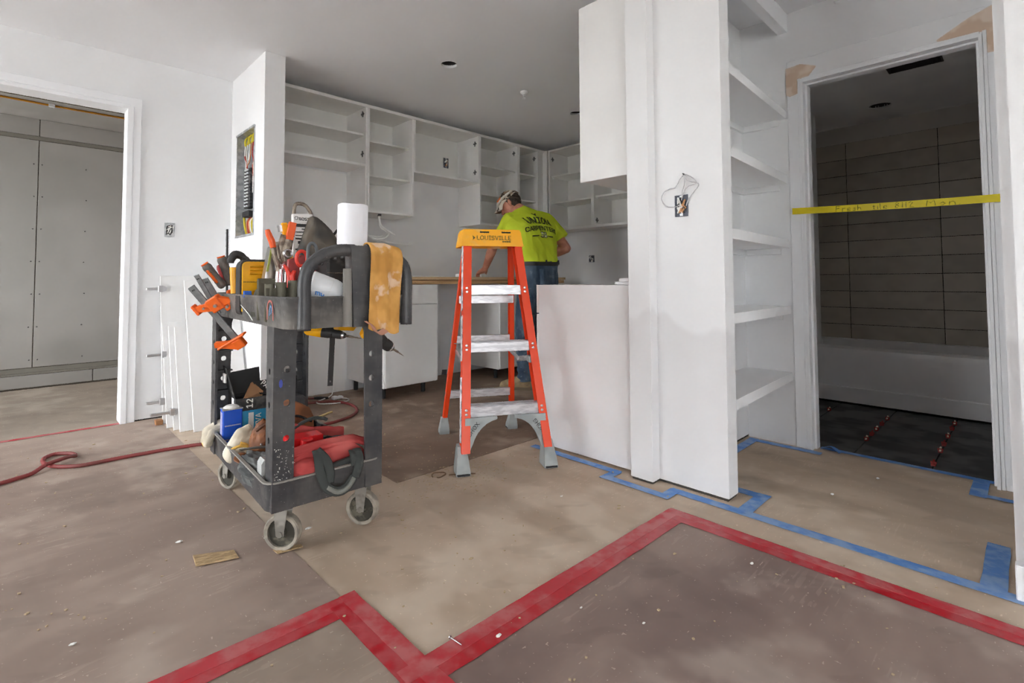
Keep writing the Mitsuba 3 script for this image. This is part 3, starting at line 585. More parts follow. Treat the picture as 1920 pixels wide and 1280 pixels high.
for lab, pts, w in (
    ('blue tape along the foot of the half wall', [(2.112, 1.97), (2.112, 1.40)], .046),
    ('short blue tape step beside the pilaster', [(2.12, 1.415), (1.998, 1.415)], .048),
    ('blue tape in front of the pilaster', [(2.022, 1.435), (2.022, 1.09)], .046),
    ('short blue tape step right of the pilaster', [(2.0, 1.115), (2.12, 1.115)], .050),
    ('long blue tape from the end wall to the right edge', [(2.106, 1.135), (2.106, -.4)], .052),
    ('blue tape across the foot of the end wall', [(2.10, .822), (2.345, .822)], .056),
    ('short blue tape turning round the end wall', [(2.315, .80), (2.315, .93)], .052),
    ('blue tape along the back of the niche', [(2.45, 1.135), (3.13, 1.145)], .050),
    ('blue tape along the wall left of the bathroom door', [(3.105, 1.16), (3.105, .80)], .050),
    ('blue tape along the bathroom threshold', [(3.222, .83), (3.222, .13)], .040),
    ('short blue tape at the right end of the bathroom threshold', [(3.215, .185), (2.97, .185)], .056),
    ('narrow blue tape at the foot of the right casing', [(3.0, .21), (3.0, .02)], .040),
    ('short wide blue tape by the right wall end', [(2.485, .106), (2.10, .106)], .058)):
    strip('blue_tape', lab, pts, w, .0024 + .0004 * (counts.get('blue_tape', 0) % 4), B)
one('blue_tape_scrap', 'loose curl of blue tape at the left foot of the bathroom door', 'tape', sheet(np.array([[(3.17 + .05 * s + .01 * math.sin(5 * t), .82 - .09 * t, .006 + .022 * math.sin(math.pi * t) * (1 - .4 * s)) for s in np.linspace(0, 1, 5)] for t in np.linspace(0, 1, 14)]), .001), B, True)

# ================================================================ step ladder
mat('fiberglass', dusty(srgb(222, 66, 26), srgb(226, 118, 84), 26, .92), .42, spec=.5)
mat('cap_yellow', dusty(srgb(240, 170, 34), srgb(232, 200, 140), 18, .68), .5)
mat('aluminium', mottled((.50, .50, .52), (.68, .68, .70), 26, stretch=(1, 1, 3)), .36, .75)
mat('boot_grey', mottled(srgb(140, 146, 146), srgb(160, 165, 164), 12), .6)
mat('logo_dark', srgb(92, 74, 30), .6)
_n, _w = V(.578, .816), V(.8158, -.578)
LN = unit(_n - .10 * _w); LWd = unit(_w + .10 * _n)
LM = np.eye(4); LM[:2, 0] = LWd; LM[:2, 1] = LN; LM[:3, 3] = (1.737, 1.785, .0036)
lad = thing('step_ladder', 'orange fiberglass step ladder with a yellow top cap standing in front of the man', 'ladder')
def lobj(name, m, mt, smooth=False, parent=None, label=None): return obj(parent or lad, name, mv(m, LM), mt, smooth, label)
def chan(p0, p1, fl, web, s, t=.004, back=True):
    """C rail from p0 to p1 (points in ladder frame, outer front corner); s = +1 flanges point to +p"""
    poly = unary_union([sbox(0, 0, t, web), sbox(0, 0, fl, t), sbox(0, web - t, fl, web)])
    m = ext(poly, 1.0); v = m.vertices; p0, p1 = V(*p0), V(*p1)
    m.vertices = p0 + np.c_[v[:, 0] * s, v[:, 1], v[:, 2] * 0] + v[:, 2:3] * (p1 - p0)
    if s < 0: m.invert()
    return m
for s in (-1, 1):
    lobj('front_rail', chan((s * .228, 0, .10), ((s * .157 - .014), .258, 1.165), .042, .062, -s), 'fiberglass')
    lobj('rear_rail', chan((s * .226 - .006, .73 - .05, .06), (s * .142 - .012, .345, 1.15), .026, .045, -s), 'fiberglass')
# cap: moulded tray with flared skirt
cap = tm(m3.Manifold.hull_points(np.array([(x + c, y, z) for (x, y, z, c) in [(sx * a, b, z, -.016) for sx in (-1, 1) for (a, b, z) in ((.155, .262, 1.205), (.155, .415, 1.205), (.160, .252, 1.19), (.160, .43, 1.19), (.172, .240, 1.112), (.172, .445, 1.112))]], np.float32)) - m3.Manifold.hull_points(np.array([(x - .016, y, z) for x in (-.162, .162) for y in (.25, .435) for z in (1.0, 1.13)], np.float32)))
kc = lobj('top_cap', cap, 'cap_yellow', 25, label='yellow moulded top cap with dark lettering')
for x in (-.085, .035): lobj('slot', mv(bx(x, x + .05, -.0012, .001, -.004, .004, .0005), fr((0, .2518, 1.188), (1, 0, 0), (0, -.02, 1))), 'dark_void', parent=lad + '__top_cap')
tilt = fr((-.128, .2440, 1.146), (1, 0, 0), y=(0, .145, 1))
lobj('lettering', mv(cat(tr(meshkit.text_mesh('LOUISVILLE', .0235, .0012), .022, 0, 0), ext(Polygon([(0, -.002), (.016, .011), (0, .024), (.005, .011)]), .0012)), tilt), 'logo_dark', parent=lad + '__top_cap')
lobj('lettering', mv(cat(*[bx(.165 + .012 * i, .175 + .012 * i, -.012, -.005, 0, .001) for i in range(4)]), tilt), 'logo_dark', parent=lad + '__top_cap')
for i, z in enumerate((.305, .610, .900)):
    h = .228 - (.228 - .157) * (z / 1.165); q = .258 * (z - .1) / 1.065 + .006; cx = -.014 * z / 1.165
    st = cat(bx(cx - h + .004, cx + h - .004, q, q + .075, z - .006, z, .001), bx(cx - h + .004, cx + h - .004, q - .003, q + .003, z - .048, z + .001, .001), bx(cx - h + .004, cx + h - .004, q + .072, q + .076, z - .035, z, .001),
             *[bx(cx - h + .005, cx + h - .005, q + .008 + .011 * j, q + .012 + .011 * j, z, z + .0025) for j in range(6)])
    ks = lobj('step', st, 'aluminium')
    for s in (-1, 1):
        for dz in (-.012, -.032): lobj('rivet', mv(lathe([(0, .0035), (.005, .003), (.0075, 0), (0, 0)], 12), fr((cx + s * (h - .016), q - .0064 + .242 * dz, z + dz), (1, 0, 0), (0, -1, 0))), 'steel', 30, parent=ks)
# arched braces between first step and front rails
for s in (-1, 1):
    A = []
    for t in np.linspace(0, 1, 12):
        a = t * math.pi / 2; A.append((.205 - .125 * (1 - math.cos(a)) , .115 + .145 * math.sin(a)))
    outer = [(.212, .10)] + [(.212, .258)] + [(.085, .258)]
    inner = [(.075 + .112 * math.cos(a) * 1.0, .105 + .140 * math.sin(a)) for a in np.linspace(0, math.pi / 2, 14)]
    poly = Polygon([(.213, .095), (.204, .258), (.045, .258), (.045, .247)] + [tuple(q) for q in smooth_path([(.07, .240, 0), (.10, .226, 0), (.130, .200, 0), (.153, .168, 0), (.170, .13, 0), (.184, .095, 0)], 4)[:, :2]])
    if s < 0: poly = Polygon([(-a, b) for a, b in poly.exterior.coords])
    br = slab(1, .030, .048, poly)
    kb_ = lobj('brace', br, 'boot_grey', label='grey arched brace')
    tx = meshkit.text_mesh('SHOX', .020, .0012); tx.apply_translation([-tx.extents[0] / 2, 0, 0])
    c = (s * .158, .0296, .198); ang = 52
    lobj('lettering', mv(tx, fr(c, (math.cos(math.radians(ang)), 0, s * -1 * math.sin(math.radians(ang))), y=(s * math.sin(math.radians(ang)), 0, math.cos(math.radians(ang))))), 'black_rubber', parent=kb_)
def boot(cx, cy, w, d, h, lean):
    pts = []
    for (z, a, b) in ((0, 1, 1), (.018, 1, 1), (h * .35, .82, .78), (h, .62, .62)):
        for sx in (-1, 1):
            for sy in (-1, 1): pts.append((cx + sx * w * a, cy + sy * d * b + lean * z, z))
    return hull(pts)
for s in (-1, 1):
    kf_ = lobj('foot', cat(boot(s * .220, .033, .034, .045, .125, .24)), 'boot_grey', label='grey boot foot')
    lobj('tread', bx(s * .220 - .032, s * .220 + .032, -.012, .078, -.001, .010, .002), 'black_rubber', parent=kf_)
    lobj('rivet', cyl((s * .212, .012 + .02, .145), (s * .212, .006 + .02, .145), .008, 12), 'steel', parent=kf_)
    kf_ = lobj('foot', boot(s * .214 - .006, .712, .030, .036, .10, -.30), 'boot_grey', label='grey boot foot')
    lobj('tread', bx(s * .214 - .036, s * .214 + .024, .678, .746, -.001, .008, .002), 'black_rubber', parent=kf_)
for z, q in ((.842, .44), (.605, .525), (.265, .640)):
    h = .226 - .084 * z / 1.15 - .004
    lobj('rear_rung', cat(bx(-.008 - h, -.008 + h, q, q + .004, z - .045, z, .001), bx(-.008 - h, -.008 + h, q, q + .03, z - .003, z, .001), bx(-.008 - h, -.008 + h, q, q + .022, z - .026, z - .022, .001)), 'aluminium')
for s in (-1, 1):
    lobj('gusset', slab(1, .645, .648, Polygon([(s * .214 - .006, .262), (s * .15, .262), (s * .214 - .006, .18)])), 'boot_grey')
    x = s * .168 - .01
    ksp = lobj('spreader', cat(tube([(x, .150, .520), (x * .93, .32, .492)], .014, 8, flat=.3, up=(1, 0, 0)), tube([(x * .93, .32, .492), (x * .97, .545, .515)], .014, 8, flat=.3, up=(1, 0, 0)), cyl((x * .93 - .01, .32, .492), (x * .93 + .01, .32, .492), .014, 14)), 'aluminium')
    lobj('latch', bx(x - .012, x + .018, .115, .165, .50, .535, .003), 'boot_grey', parent=ksp)
_rd = unit(V(.057, .258, 1.065)); _ry = unit(V(0, 1, 0) - _rd * _rd[1]); _RM = np.eye(4); _RM[:3, 0], _RM[:3, 1], _RM[:3, 2], _RM[:3, 3] = np.cross(_ry, _rd), _ry, _rd, (-.228, .003, .10)
for z0, z1 in ((.05, .36), (.44, .67), (.70, 1.08)): lobj('label_strip', mv(bx(-.0022, -.0006, .008, .054, z0, z1), _RM), mat('label_white', mottled((.78, .72, .74), (.35, .33, .36), 55, .45, .6), .5), label='worn white label strip on the side rail')
lobj('tape_mark', mv(bx(-.001, .028, -.002, .002, 0, .03), fr((-.236, .676, .36), (1, 0, 0), (.08, -.3, 1))), 'black_rubber')

# ================================================================ cabinet doors leaning on the wall return
def leaning(label, x0, x1, y0, top, ytop, m=CW, z0=0.001, th=.018, dx=0.0):
    """panel with its foot at y0 on the floor and its top edge at ytop"""
    n = unit(V(0, -(top), (ytop - y0)))
    c = [V(x0, y0, z0), V(x1, y0, z0), V(x1 + dx, ytop, top), V(x0 + dx, ytop, top)]
    pts = [q for q in c] + [q - n * th for q in c]
    k = thing('cabinet_board', label, 'cabinet door', 'loose cabinet doors leaning on the wall')
    scene[k] = mikit.ply(hull(pts), m); return k
def cup_hinge(parent, x, y, z, L=.085):
    obj(parent, 'hinge', cat(bx(x - L, x - .012, y - .009, y + .009, z - .010, z + .008, .003), bx(x - .018, x + .012, y - .012, y + .012, z - .022, z + .022, .003), cyl((x + .016, y, z - .001), (x + .016, y + .012, z - .001), .018, 16)), 'steel', label='steel cup hinge')
d1 = leaning('tallest white cabinet door of the leaning stack, closest to the wall', .700, 1.12, 3.960, .975, 4.150)
cup_hinge(d1, .700, 4.118, .885); cup_hinge(d1, .700, 3.985, .145, .09)
d2 = leaning('white cabinet door second from the wall in the leaning stack', .700, 1.10, 3.830, .660, 4.055)
cup_hinge(d2, .705, 3.990, .452, .10)
d3 = leaning('white cabinet door third from the wall, with a bottom hinge sticking out', .722, 1.11, 3.745, .640, 3.975)
cup_hinge(d3, .720, 3.770, .112, .12)
d4 = leaning('white cabinet door fourth from the wall in the leaning stack', .742, 1.12, 3.675, .635, 3.900)
d5 = leaning('frontmost white cabinet door of the leaning stack', .803, 1.125, 3.610, .945, 3.955)
one('wood_block', 'small brown wood block under the leaning cabinet doors', 'wood block', bx(.66, .70, 3.95, 4.0, .001, .03, .002), mat('wood_brown', srgb(150, 106, 70), .7))

# ================================================================ hose, cords, scraps on the floor
mat('hose_red', mottled(srgb(138, 60, 60), srgb(116, 62, 58), 8), .55)
hp = [(-.60, 3.12), (-.25, 3.20), (-.042, 3.289), (.01, 3.315), (.066, 3.352), (.115, 3.405), (.16, 3.447), (.209, 3.48), (.236, 3.53), (.225, 3.59), (.165, 3.64), (.122, 3.61), (.108, 3.54), (.122, 3.46), (.155, 3.39), (.205, 3.345), (.261, 3.322), (.391, 3.324), (.528, 3.318), (.675, 3.300), (.81, 3.265), (1.0, 3.2), (1.2, 3.17), (1.373, 3.17), (1.483, 3.175), (1.567, 3.198), (1.668, 3.246), (1.763, 3.352), (1.807, 3.502), (1.80, 3.64), (1.72, 3.76), (1.56, 3.82), (1.45, 3.86)]
hz = [.012 + (.014 if 5 <= i <= 7 else 0) for i in range(len(hp))]
one('air_hose', 'red air hose lying on the floor with a small loop, running behind the tool cart', 'hose', tube([(x, y, z) for (x, y), z in zip(hp, hz)], .0095, 9, 5), 'hose_red', True)
k = thing('air_hose_end', 'dark hose coupling with a red cord end on the kitchen floor by the fridge gap', 'hose')
obj(k, 'cord', tube([(1.45, 4.03, .012), (1.60, 3.99, .012), (1.70, 3.93, .013)], .007, 8, 5), 'hose_red', True)
obj(k, 'coupling', tube([(1.70, 3.93, .014), (1.735, 3.90, .014), (1.78, 3.86, .014)], [.010, .013, .008], 10), 'black_plastic')
k = thing('white_cable', 'white cord hanging down the wall and looped on the kitchen floor', 'cord')
obj(k, 'cord', tube([(1.915, 4.066, .72), (1.912, 4.06, .50), (1.905, 4.04, .30), (1.88, 3.98, .14), (1.83, 3.90, .03), (1.74, 3.86, .011), (1.66, 3.80, .011), (1.66, 3.72, .011), (1.76, 3.66, .011), (1.86, 3.68, .011), (1.88, 3.76, .011), (1.82, 3.82, .014)], .0045, 8, 7), 'wire_white', True)
obj(k, 'plug', cat(bx(1.79, 1.83, 3.79, 3.83, .004, .032, .006), lump((1.845, 3.80, .018), (.03, .022, .014), .3, 6, 3, 2)), 'white_plastic')
def shim(label, quad, h0, h1, m='shim_wood'):
    (a, b, c, d) = [V(*q) for q in quad]
    k = thing('wood_shim', label, 'wood shim')
    N = 7
    for i in range(N):
        s0, s1 = i / N, (i + .9) / N
        p = [a + (d - a) * s0, b + (c - b) * s0, b + (c - b) * s1, a + (d - a) * s1]; z = h0 + .0012 * (i % 2)
        obj(k, 'groove_strip', hull([(*q, .0045) for q in p] + [(*p[0], z), (*p[1], h1), (*p[2], h1), (*p[3], z)]), m)
    return k
mat('shim_wood', mottled(srgb(186, 160, 122), srgb(160, 134, 100), 40, stretch=(1, 3, 1)), .75)
shim('ridged cedar shim lying on the mauve paper in front of the cart', [(.436, 1.904), (.553, 1.862), (.556, 1.928), (.444, 1.980)], .010, .006)
shim('thin wood shim wedged at the front left caster', [(.655, 1.796), (.735, 1.780), (.738, 1.806), (.652, 1.832)], .007, .0055)
k = thing('nail', 'small shiny nail lying on the red tape in the foreground', 'nail')
scene[k] = mikit.ply(cat(cyl((.826, 1.064, .008), (.831, 1.026, .0065), .0016, 8), cyl((.826, 1.065, .008), (.8258, 1.067, .008), .0045, 10)), 'steel')
chips = [(.433, 2.124, 'mauve paper left of the cart', .014), (.667, 1.938, 'mauve paper behind the front caster', .012), (.803, 1.899, 'tan paper between the front casters', .014), (1.745, .657, 'plum paper at the right, a bright one', .010),
         (1.237, .75, 'plum paper in the middle foreground', .007), (1.168, .907, 'plum paper near the red diagonal', .006), (1.107, 1.316, 'tan paper, a grey tuft', .011), (.923, .986, 'red tape, a pale smear', .011),
         (1.777, 1.184, 'tan paper near the red corner', .012), (1.70, 1.42, 'tan paper in front of the half wall', .009), (1.62, .86, 'plum paper near the red corner, a tan one', .010), (.12, 1.72, 'mauve paper at the far left', .010), (2.55, .62, 'hall paper', .012), (2.9, .52, 'hall paper by the bathroom door', .014)]
mat('chip_white', (.74, .73, .70), .7); mat('chip_tan', srgb(176, 156, 128), .8)
for i, (x, y, w, s) in enumerate(chips):
    one('paint_chip', 'small pale scrap lying on the ' + w, 'scrap', lump((x, y, .0045 + s * .12), (s * .75, s * .45, s * .2), .6, 9, i, 2), 'chip_tan' if i in (6, 8, 10) else 'chip_white')
dp = []
for i in range(420):
    x, y = rng.uniform(-1.2, 2.1), rng.uniform(.2, 3.9)
    s = rng.uniform(.0012, .0034)
    dp.append(tr(trimesh.creation.box([s * 2, s * rng.uniform(1, 4), s]).apply_transform(rz(rng.uniform(0, 180))) if True else None, x, y, .0036))
for i in range(260):
    a = rng.normal(0, .17, 2); dp.append(tr(trimesh.creation.box([.004, rng.uniform(.003, .012), .0015]).apply_transform(rz(rng.uniform(0, 180))), 1.55 + a[0], 1.93 + a[1] * .7, .004))
one('sawdust', 'scattered sawdust and tiny crumbs on the floor paper', 'sawdust', cat(dp), 'chip_tan', kind='stuff')
for pts, lab in (([(1.43, 1.98), (1.44, 2.0), (1.47, 2.015), (1.50, 1.99), (1.495, 1.965), (1.45, 1.95), (1.44, 1.96)], 'curled brown splinter on the tan paper by the ladder foot'), ([(1.50, 1.945), (1.53, 1.925), (1.57, 1.90), (1.60, 1.87)], 'dark splinter under the front left ladder foot')):
    one('splinter', lab, 'scrap', tube([(x, y, .006) for x, y in pts], .003, 6, 5), mat('splinter_brown', srgb(104, 80, 58), .8))
one('pencil_stub', 'short yellow strip of wood on the kitchen floor behind the cart', 'wood strip', mv(bx(-.07, .07, -.008, .008, 0, .010, .002), fr((1.56, 3.42, .0036), (.86, .5, 0), (0, 0, 1))), mat('strip_pale', srgb(206, 182, 128), .7))

# ================================================================ tool cart
ca = math.radians(-3); E1, E2 = V(math.cos(ca), math.sin(ca), 0), V(-math.sin(ca), math.cos(ca), 0)
CM = np.eye(4); CM[:3, 0], CM[:3, 1], CM[:3, 3] = E1, E2, (.597, 1.739, .0016)
def cp(a, b, z): return (CM @ V(a, b, z, 1))[:3]
def co(parent, name, m, mt, smooth=False, label=None, kind=None): return obj(parent, name, mv(m, CM), mt, smooth, label, kind)
def cthing(name, label, cat_, m=None, mt=None, smooth=False, group=None):
    k = thing(name, label, cat_, group)
    if m is not None: scene[k] = mikit.ply(mv(m, CM), mt, smooth)
    return k
def cart_fn(c, d, k0):
    c, d = list(c), list(d)
    def fn(p, n, uv):
        a = fbm(p.x * 9, p.y * 9, p.z * 9, 4); b_ = noise(p.x * 160, p.y * 160, p.z * 22) * .5 + noise(p.x * 60 + 40 * p.z, p.y * 60, p.z * 90) * .5
        return mix(mix(c, d, k0 * smoothstep(.30, .75, a) + .25 * k0 * smoothstep(.45, .8, b_)), [.42, .41, .39], .5 * smoothstep(.93, .96, noise(p.x * 210, p.y * 210, p.z * 210)))
    return proc(fn)
mat('cart_grey', cart_fn(srgb(68, 67, 66), srgb(118, 114, 108), .85), .55, spec=.4)
mat('cart_dark', cart_fn(srgb(54, 55, 58), srgb(88, 87, 85), .7), .42, spec=.5)
mat('cart_edge', srgb(134, 131, 125), .6)
mat('tyre_beige', mottled(srgb(160, 152, 138), srgb(128, 122, 112), 30), .7)
mat('hub_dark', dusty(srgb(62, 60, 52), srgb(110, 106, 92), 50, .7), .6)
mat('fork_zinc', mottled(srgb(128, 124, 116), srgb(156, 152, 144), 30), .5, .4)
cart = thing('tool_cart', 'dusty dark grey two shelf utility cart loaded with tools', 'cart')
def tray(a0, a1, b0, b1, z0, z1, r, t=.010, taper=.010):
    o, i = rrect(a0, a1, b0, b1, r), rrect(a0 + t, a1 - t, b0 + t, b1 - t, r - t * .6)
    body = cat(ext(o.difference(i), z1 - z0), ext(o, .012)); v = body.vertices
    cx, cy = (a0 + a1) / 2, (b0 + b1) / 2; s = 1 - v[:, 2] / (z1 - z0)
    v[:, 0] -= np.sign(v[:, 0] - cx) * taper * s; v[:, 1] -= np.sign(v[:, 1] - cy) * taper * s
    body.vertices = v; return tr(body, 0, 0, z0), tr(ext(o.buffer(.003).difference(o.buffer(-t * .8)), .006), 0, 0, z1 - .002)
lo, lorim = tray(-.002, .412, 0, .86, .165, .262, .04)
kl = co(cart, 'lower_tray', lo, 'cart_dark', 20); co(kl, 'rim', lorim, 'cart_edge', 20)
up_, uprim = tray(-.002, .436, -.165, .88, .776, .874, .055, .012, .012)
ku = co(cart, 'upper_tray', up_, 'cart_grey', 20); co(ku, 'rim', uprim, 'cart_grey', 20)
# posts: L sections with round holes
def post(a, b, sa, sb, wa, wb, zs, zb=.166, zt=.785):
    t = .010; out = []
    pa = Polygon([(0, zb), (wa * .92, zb), (wa, zt - .05), (wa + .012, zt), (0, zt)])
    for z in zs: pa = pa.difference(Point(wa * .60, z).buffer(.0115, quad_segs=6))
    f = slab(1, 0, t, pa)
    pb = Polygon([(0, zb), (wb, zb), (wb, zt), (0, zt)])
    for z in zs: pb = pb.difference(Point(wb * .55, z - .008).buffer(.0105, quad_segs=6))
    g = slab(0, 0, t, pb)
    m = cat(f, g); v = m.vertices.copy(); v[:, 0] = a + sa * v[:, 0]; v[:, 1] = b + sb * v[:, 1]
    m = trimesh.Trimesh(v, m.faces if sa * sb > 0 else m.faces[:, ::-1], process=False); return m
zs1 = (.632, .520, .402)
kp = co(cart, 'post', post(.016, .002, 1, 1, .074, .075, zs1), 'cart_dark', label='corner post speckled with white paint')
co(kp, 'paint_speck', cat(*[cyl((.03 + .05 * rng.random(), .0022, z), (.03 + .05 * rng.random() * 0 + .0, .0022, z), .001, 6) if False else tr(trimesh.creation.icosphere(subdivisions=1, radius=rng.uniform(.0008, .0019)), rng.uniform(.022, .088), .0015, .27 + abs(rng.normal(0, .06))) for z in range(60)]), 'chip_white', kind='stuff')
co(kp, 'blue_smear', tr(trimesh.creation.icosphere(subdivisions=2).apply_scale([.006, .001, .014]), .040, .0015, .586), mat('blue_smear', srgb(66, 78, 160), .6))
co(cart, 'post', post(.410, .002, -1, 1, .072, .07, (.655, .565, .468)), 'cart_dark')
co(cart, 'post', post(.0, .856, 1, -1, .078, .075, (.665, .575, .485, .395)), 'cart_dark')
co(cart, 'post', post(.412, .856, -1, -1, .072, .07, (.665, .575, .485)), 'cart_dark')
for a0 in (.012, .33):
    for z in (.70, .61, .52, .43): co(cart, 'rib', bx(a0, a0 + .066, .815, .846, z, z + .006, .001), 'cart_dark')
# handle: two round loops, a centre post and a grip insert on the near end
arcL = [(.058, -.158, .772), (.058, -.158, .86), (.058, -.158, .925), (.072, -.158, .972), (.112, -.158, 1.008), (.165, -.158, 1.027), (.22, -.158, 1.030)]
arcR = [(.420, -.158, .772), (.420, -.158, .86), (.420, -.158, .935), (.405, -.158, .985), (.365, -.158, 1.012), (.31, -.158, 1.028), (.26, -.158, 1.032)]
co(cart, 'handle', tube(arcL, .0205, 14, 7), 'cart_dark', True); co(cart, 'handle', tube(arcR, .0205, 14, 7), 'cart_dark', True)
co(cart, 'centre_post', hull([(x, y, z) for x0, x1, z in ((.212, .275, .775), (.214, .276, .92), (.20, .282, 1.045)) for x in (x0, x1) for y in (-.182, -.13)] + [(.24, -.19, .9)]), 'cart_dark', 30)
co(cart, 'end_wall', bx(.03, .43, -.146, -.136, .776, .876, .003), 'cart_grey')
co(cart, 'holder_tube', cyl((.196, -.166, .777), (.196, -.166, .968), .0155, 18), 'cart_edge', 30, label='worn light grey holder tube')
for i in range(7):
    t = .22 + .09 * i; p = smooth_path(arcL, 7)[int(18 + i * 3)]
    co(cart, 'grip_ridge', tr(trimesh.creation.icosphere(subdivisions=1, radius=.007), p[0] + .006, p[1], p[2] - .021), 'cart_dark', True)
# marks on the tray side
co(ku, 'chalk_curve', tube([(.0045, .50, .85), (.0035, .42, .845), (.0015, .34, .83), (-.0005, .25, .808), (-.002, .19, .788)], .0016, 6, 6), 'chip_white')
co(ku, 'sticker', cat(tube([(-.001, .02, .80), (-.001, .015, .85), (-.001, -.01, .862), (-.001, -.035, .85), (-.001, -.045, .80)], .0045, 6, 5, flat=.2, up=(1, 0, 0))), mat('faded_red', srgb(160, 92, 84), .7))
co(ku, 'sticker', cat(tube([(-.001, -.005, .815), (-.001, -.012, .845), (-.001, -.028, .838), (-.001, -.02, .82)], .004, 6, 4, flat=.2, up=(1, 0, 0))), mat('faded_blue', srgb(96, 132, 170), .7))
def caster(a, b, n, swivel):
    k = numbered(cart + '__caster'); R = .0625
    n = unit(V(*n)); d = V(-n[1], n[0], 0); c = V(*cp(a, b, 0)); c[2] = R + .001
    F = fr(c, d, z=n)                      # local z = axle
    scene[k] = mikit.ply(mv(bx(-.05, .05, -.035, .035, .158, .168, .002), CM @ np.array([[1, 0, 0, a], [0, 1, 0, b], [0, 0, 1, 0], [0, 0, 0, 1.]])), 'fork_zinc')
    obj(k, 'tyre', mv(lathe([(R - .014, -.016), (R - .004, -.018), (R, -.012), (R, .012), (R - .004, .018), (R - .014, .016), (R - .014, -.016)], 40), F), 'tyre_beige', 30)
    obj(k, 'hub', mv(lathe([(0, -.011), (.016, -.014), (.018, -.006), (.046, -.005), (.0505, -.011), (.0505, .011), (.046, .005), (.018, .006), (.016, .014), (0, .011)], 32), F), 'hub_dark', 25)
    top = V(*cp(a, b, .16)); top[2] = .158
    fk = []
    for s in (-1, 1):
        o = c + n * s * .024; tt = top + n * s * .021
        fk.append(hull([o + d * x + V(0, 0, z) + n * e for x, z in ((-.013, -.008), (.013, -.008), (.013, .012), (-.013, .012)) for e in (-.0015, .0015)] + [V(*tt) + d * x + n * e for x in (-.026, .026) for e in (-.0015, .0015)]))
        fk.append(cyl(o, o + n * s * .006, .010, 14))
    fk.append(hull([top + n * s * .022 + d * x + V(0, 0, z) for s in (-1, 1) for x in (-.026, .026) for z in (-.004, .004)]))
    obj(k, 'fork', cat(fk), 'fork_zinc')
caster(.080, .087, (-.71, -.70, 0), 0); caster(.372, .080, (-.80, -.60, 0), 0); caster(.068, .79, (-.94, -.34, 0), 0); caster(.372, .79, (-.86, -.5, 0), 0)

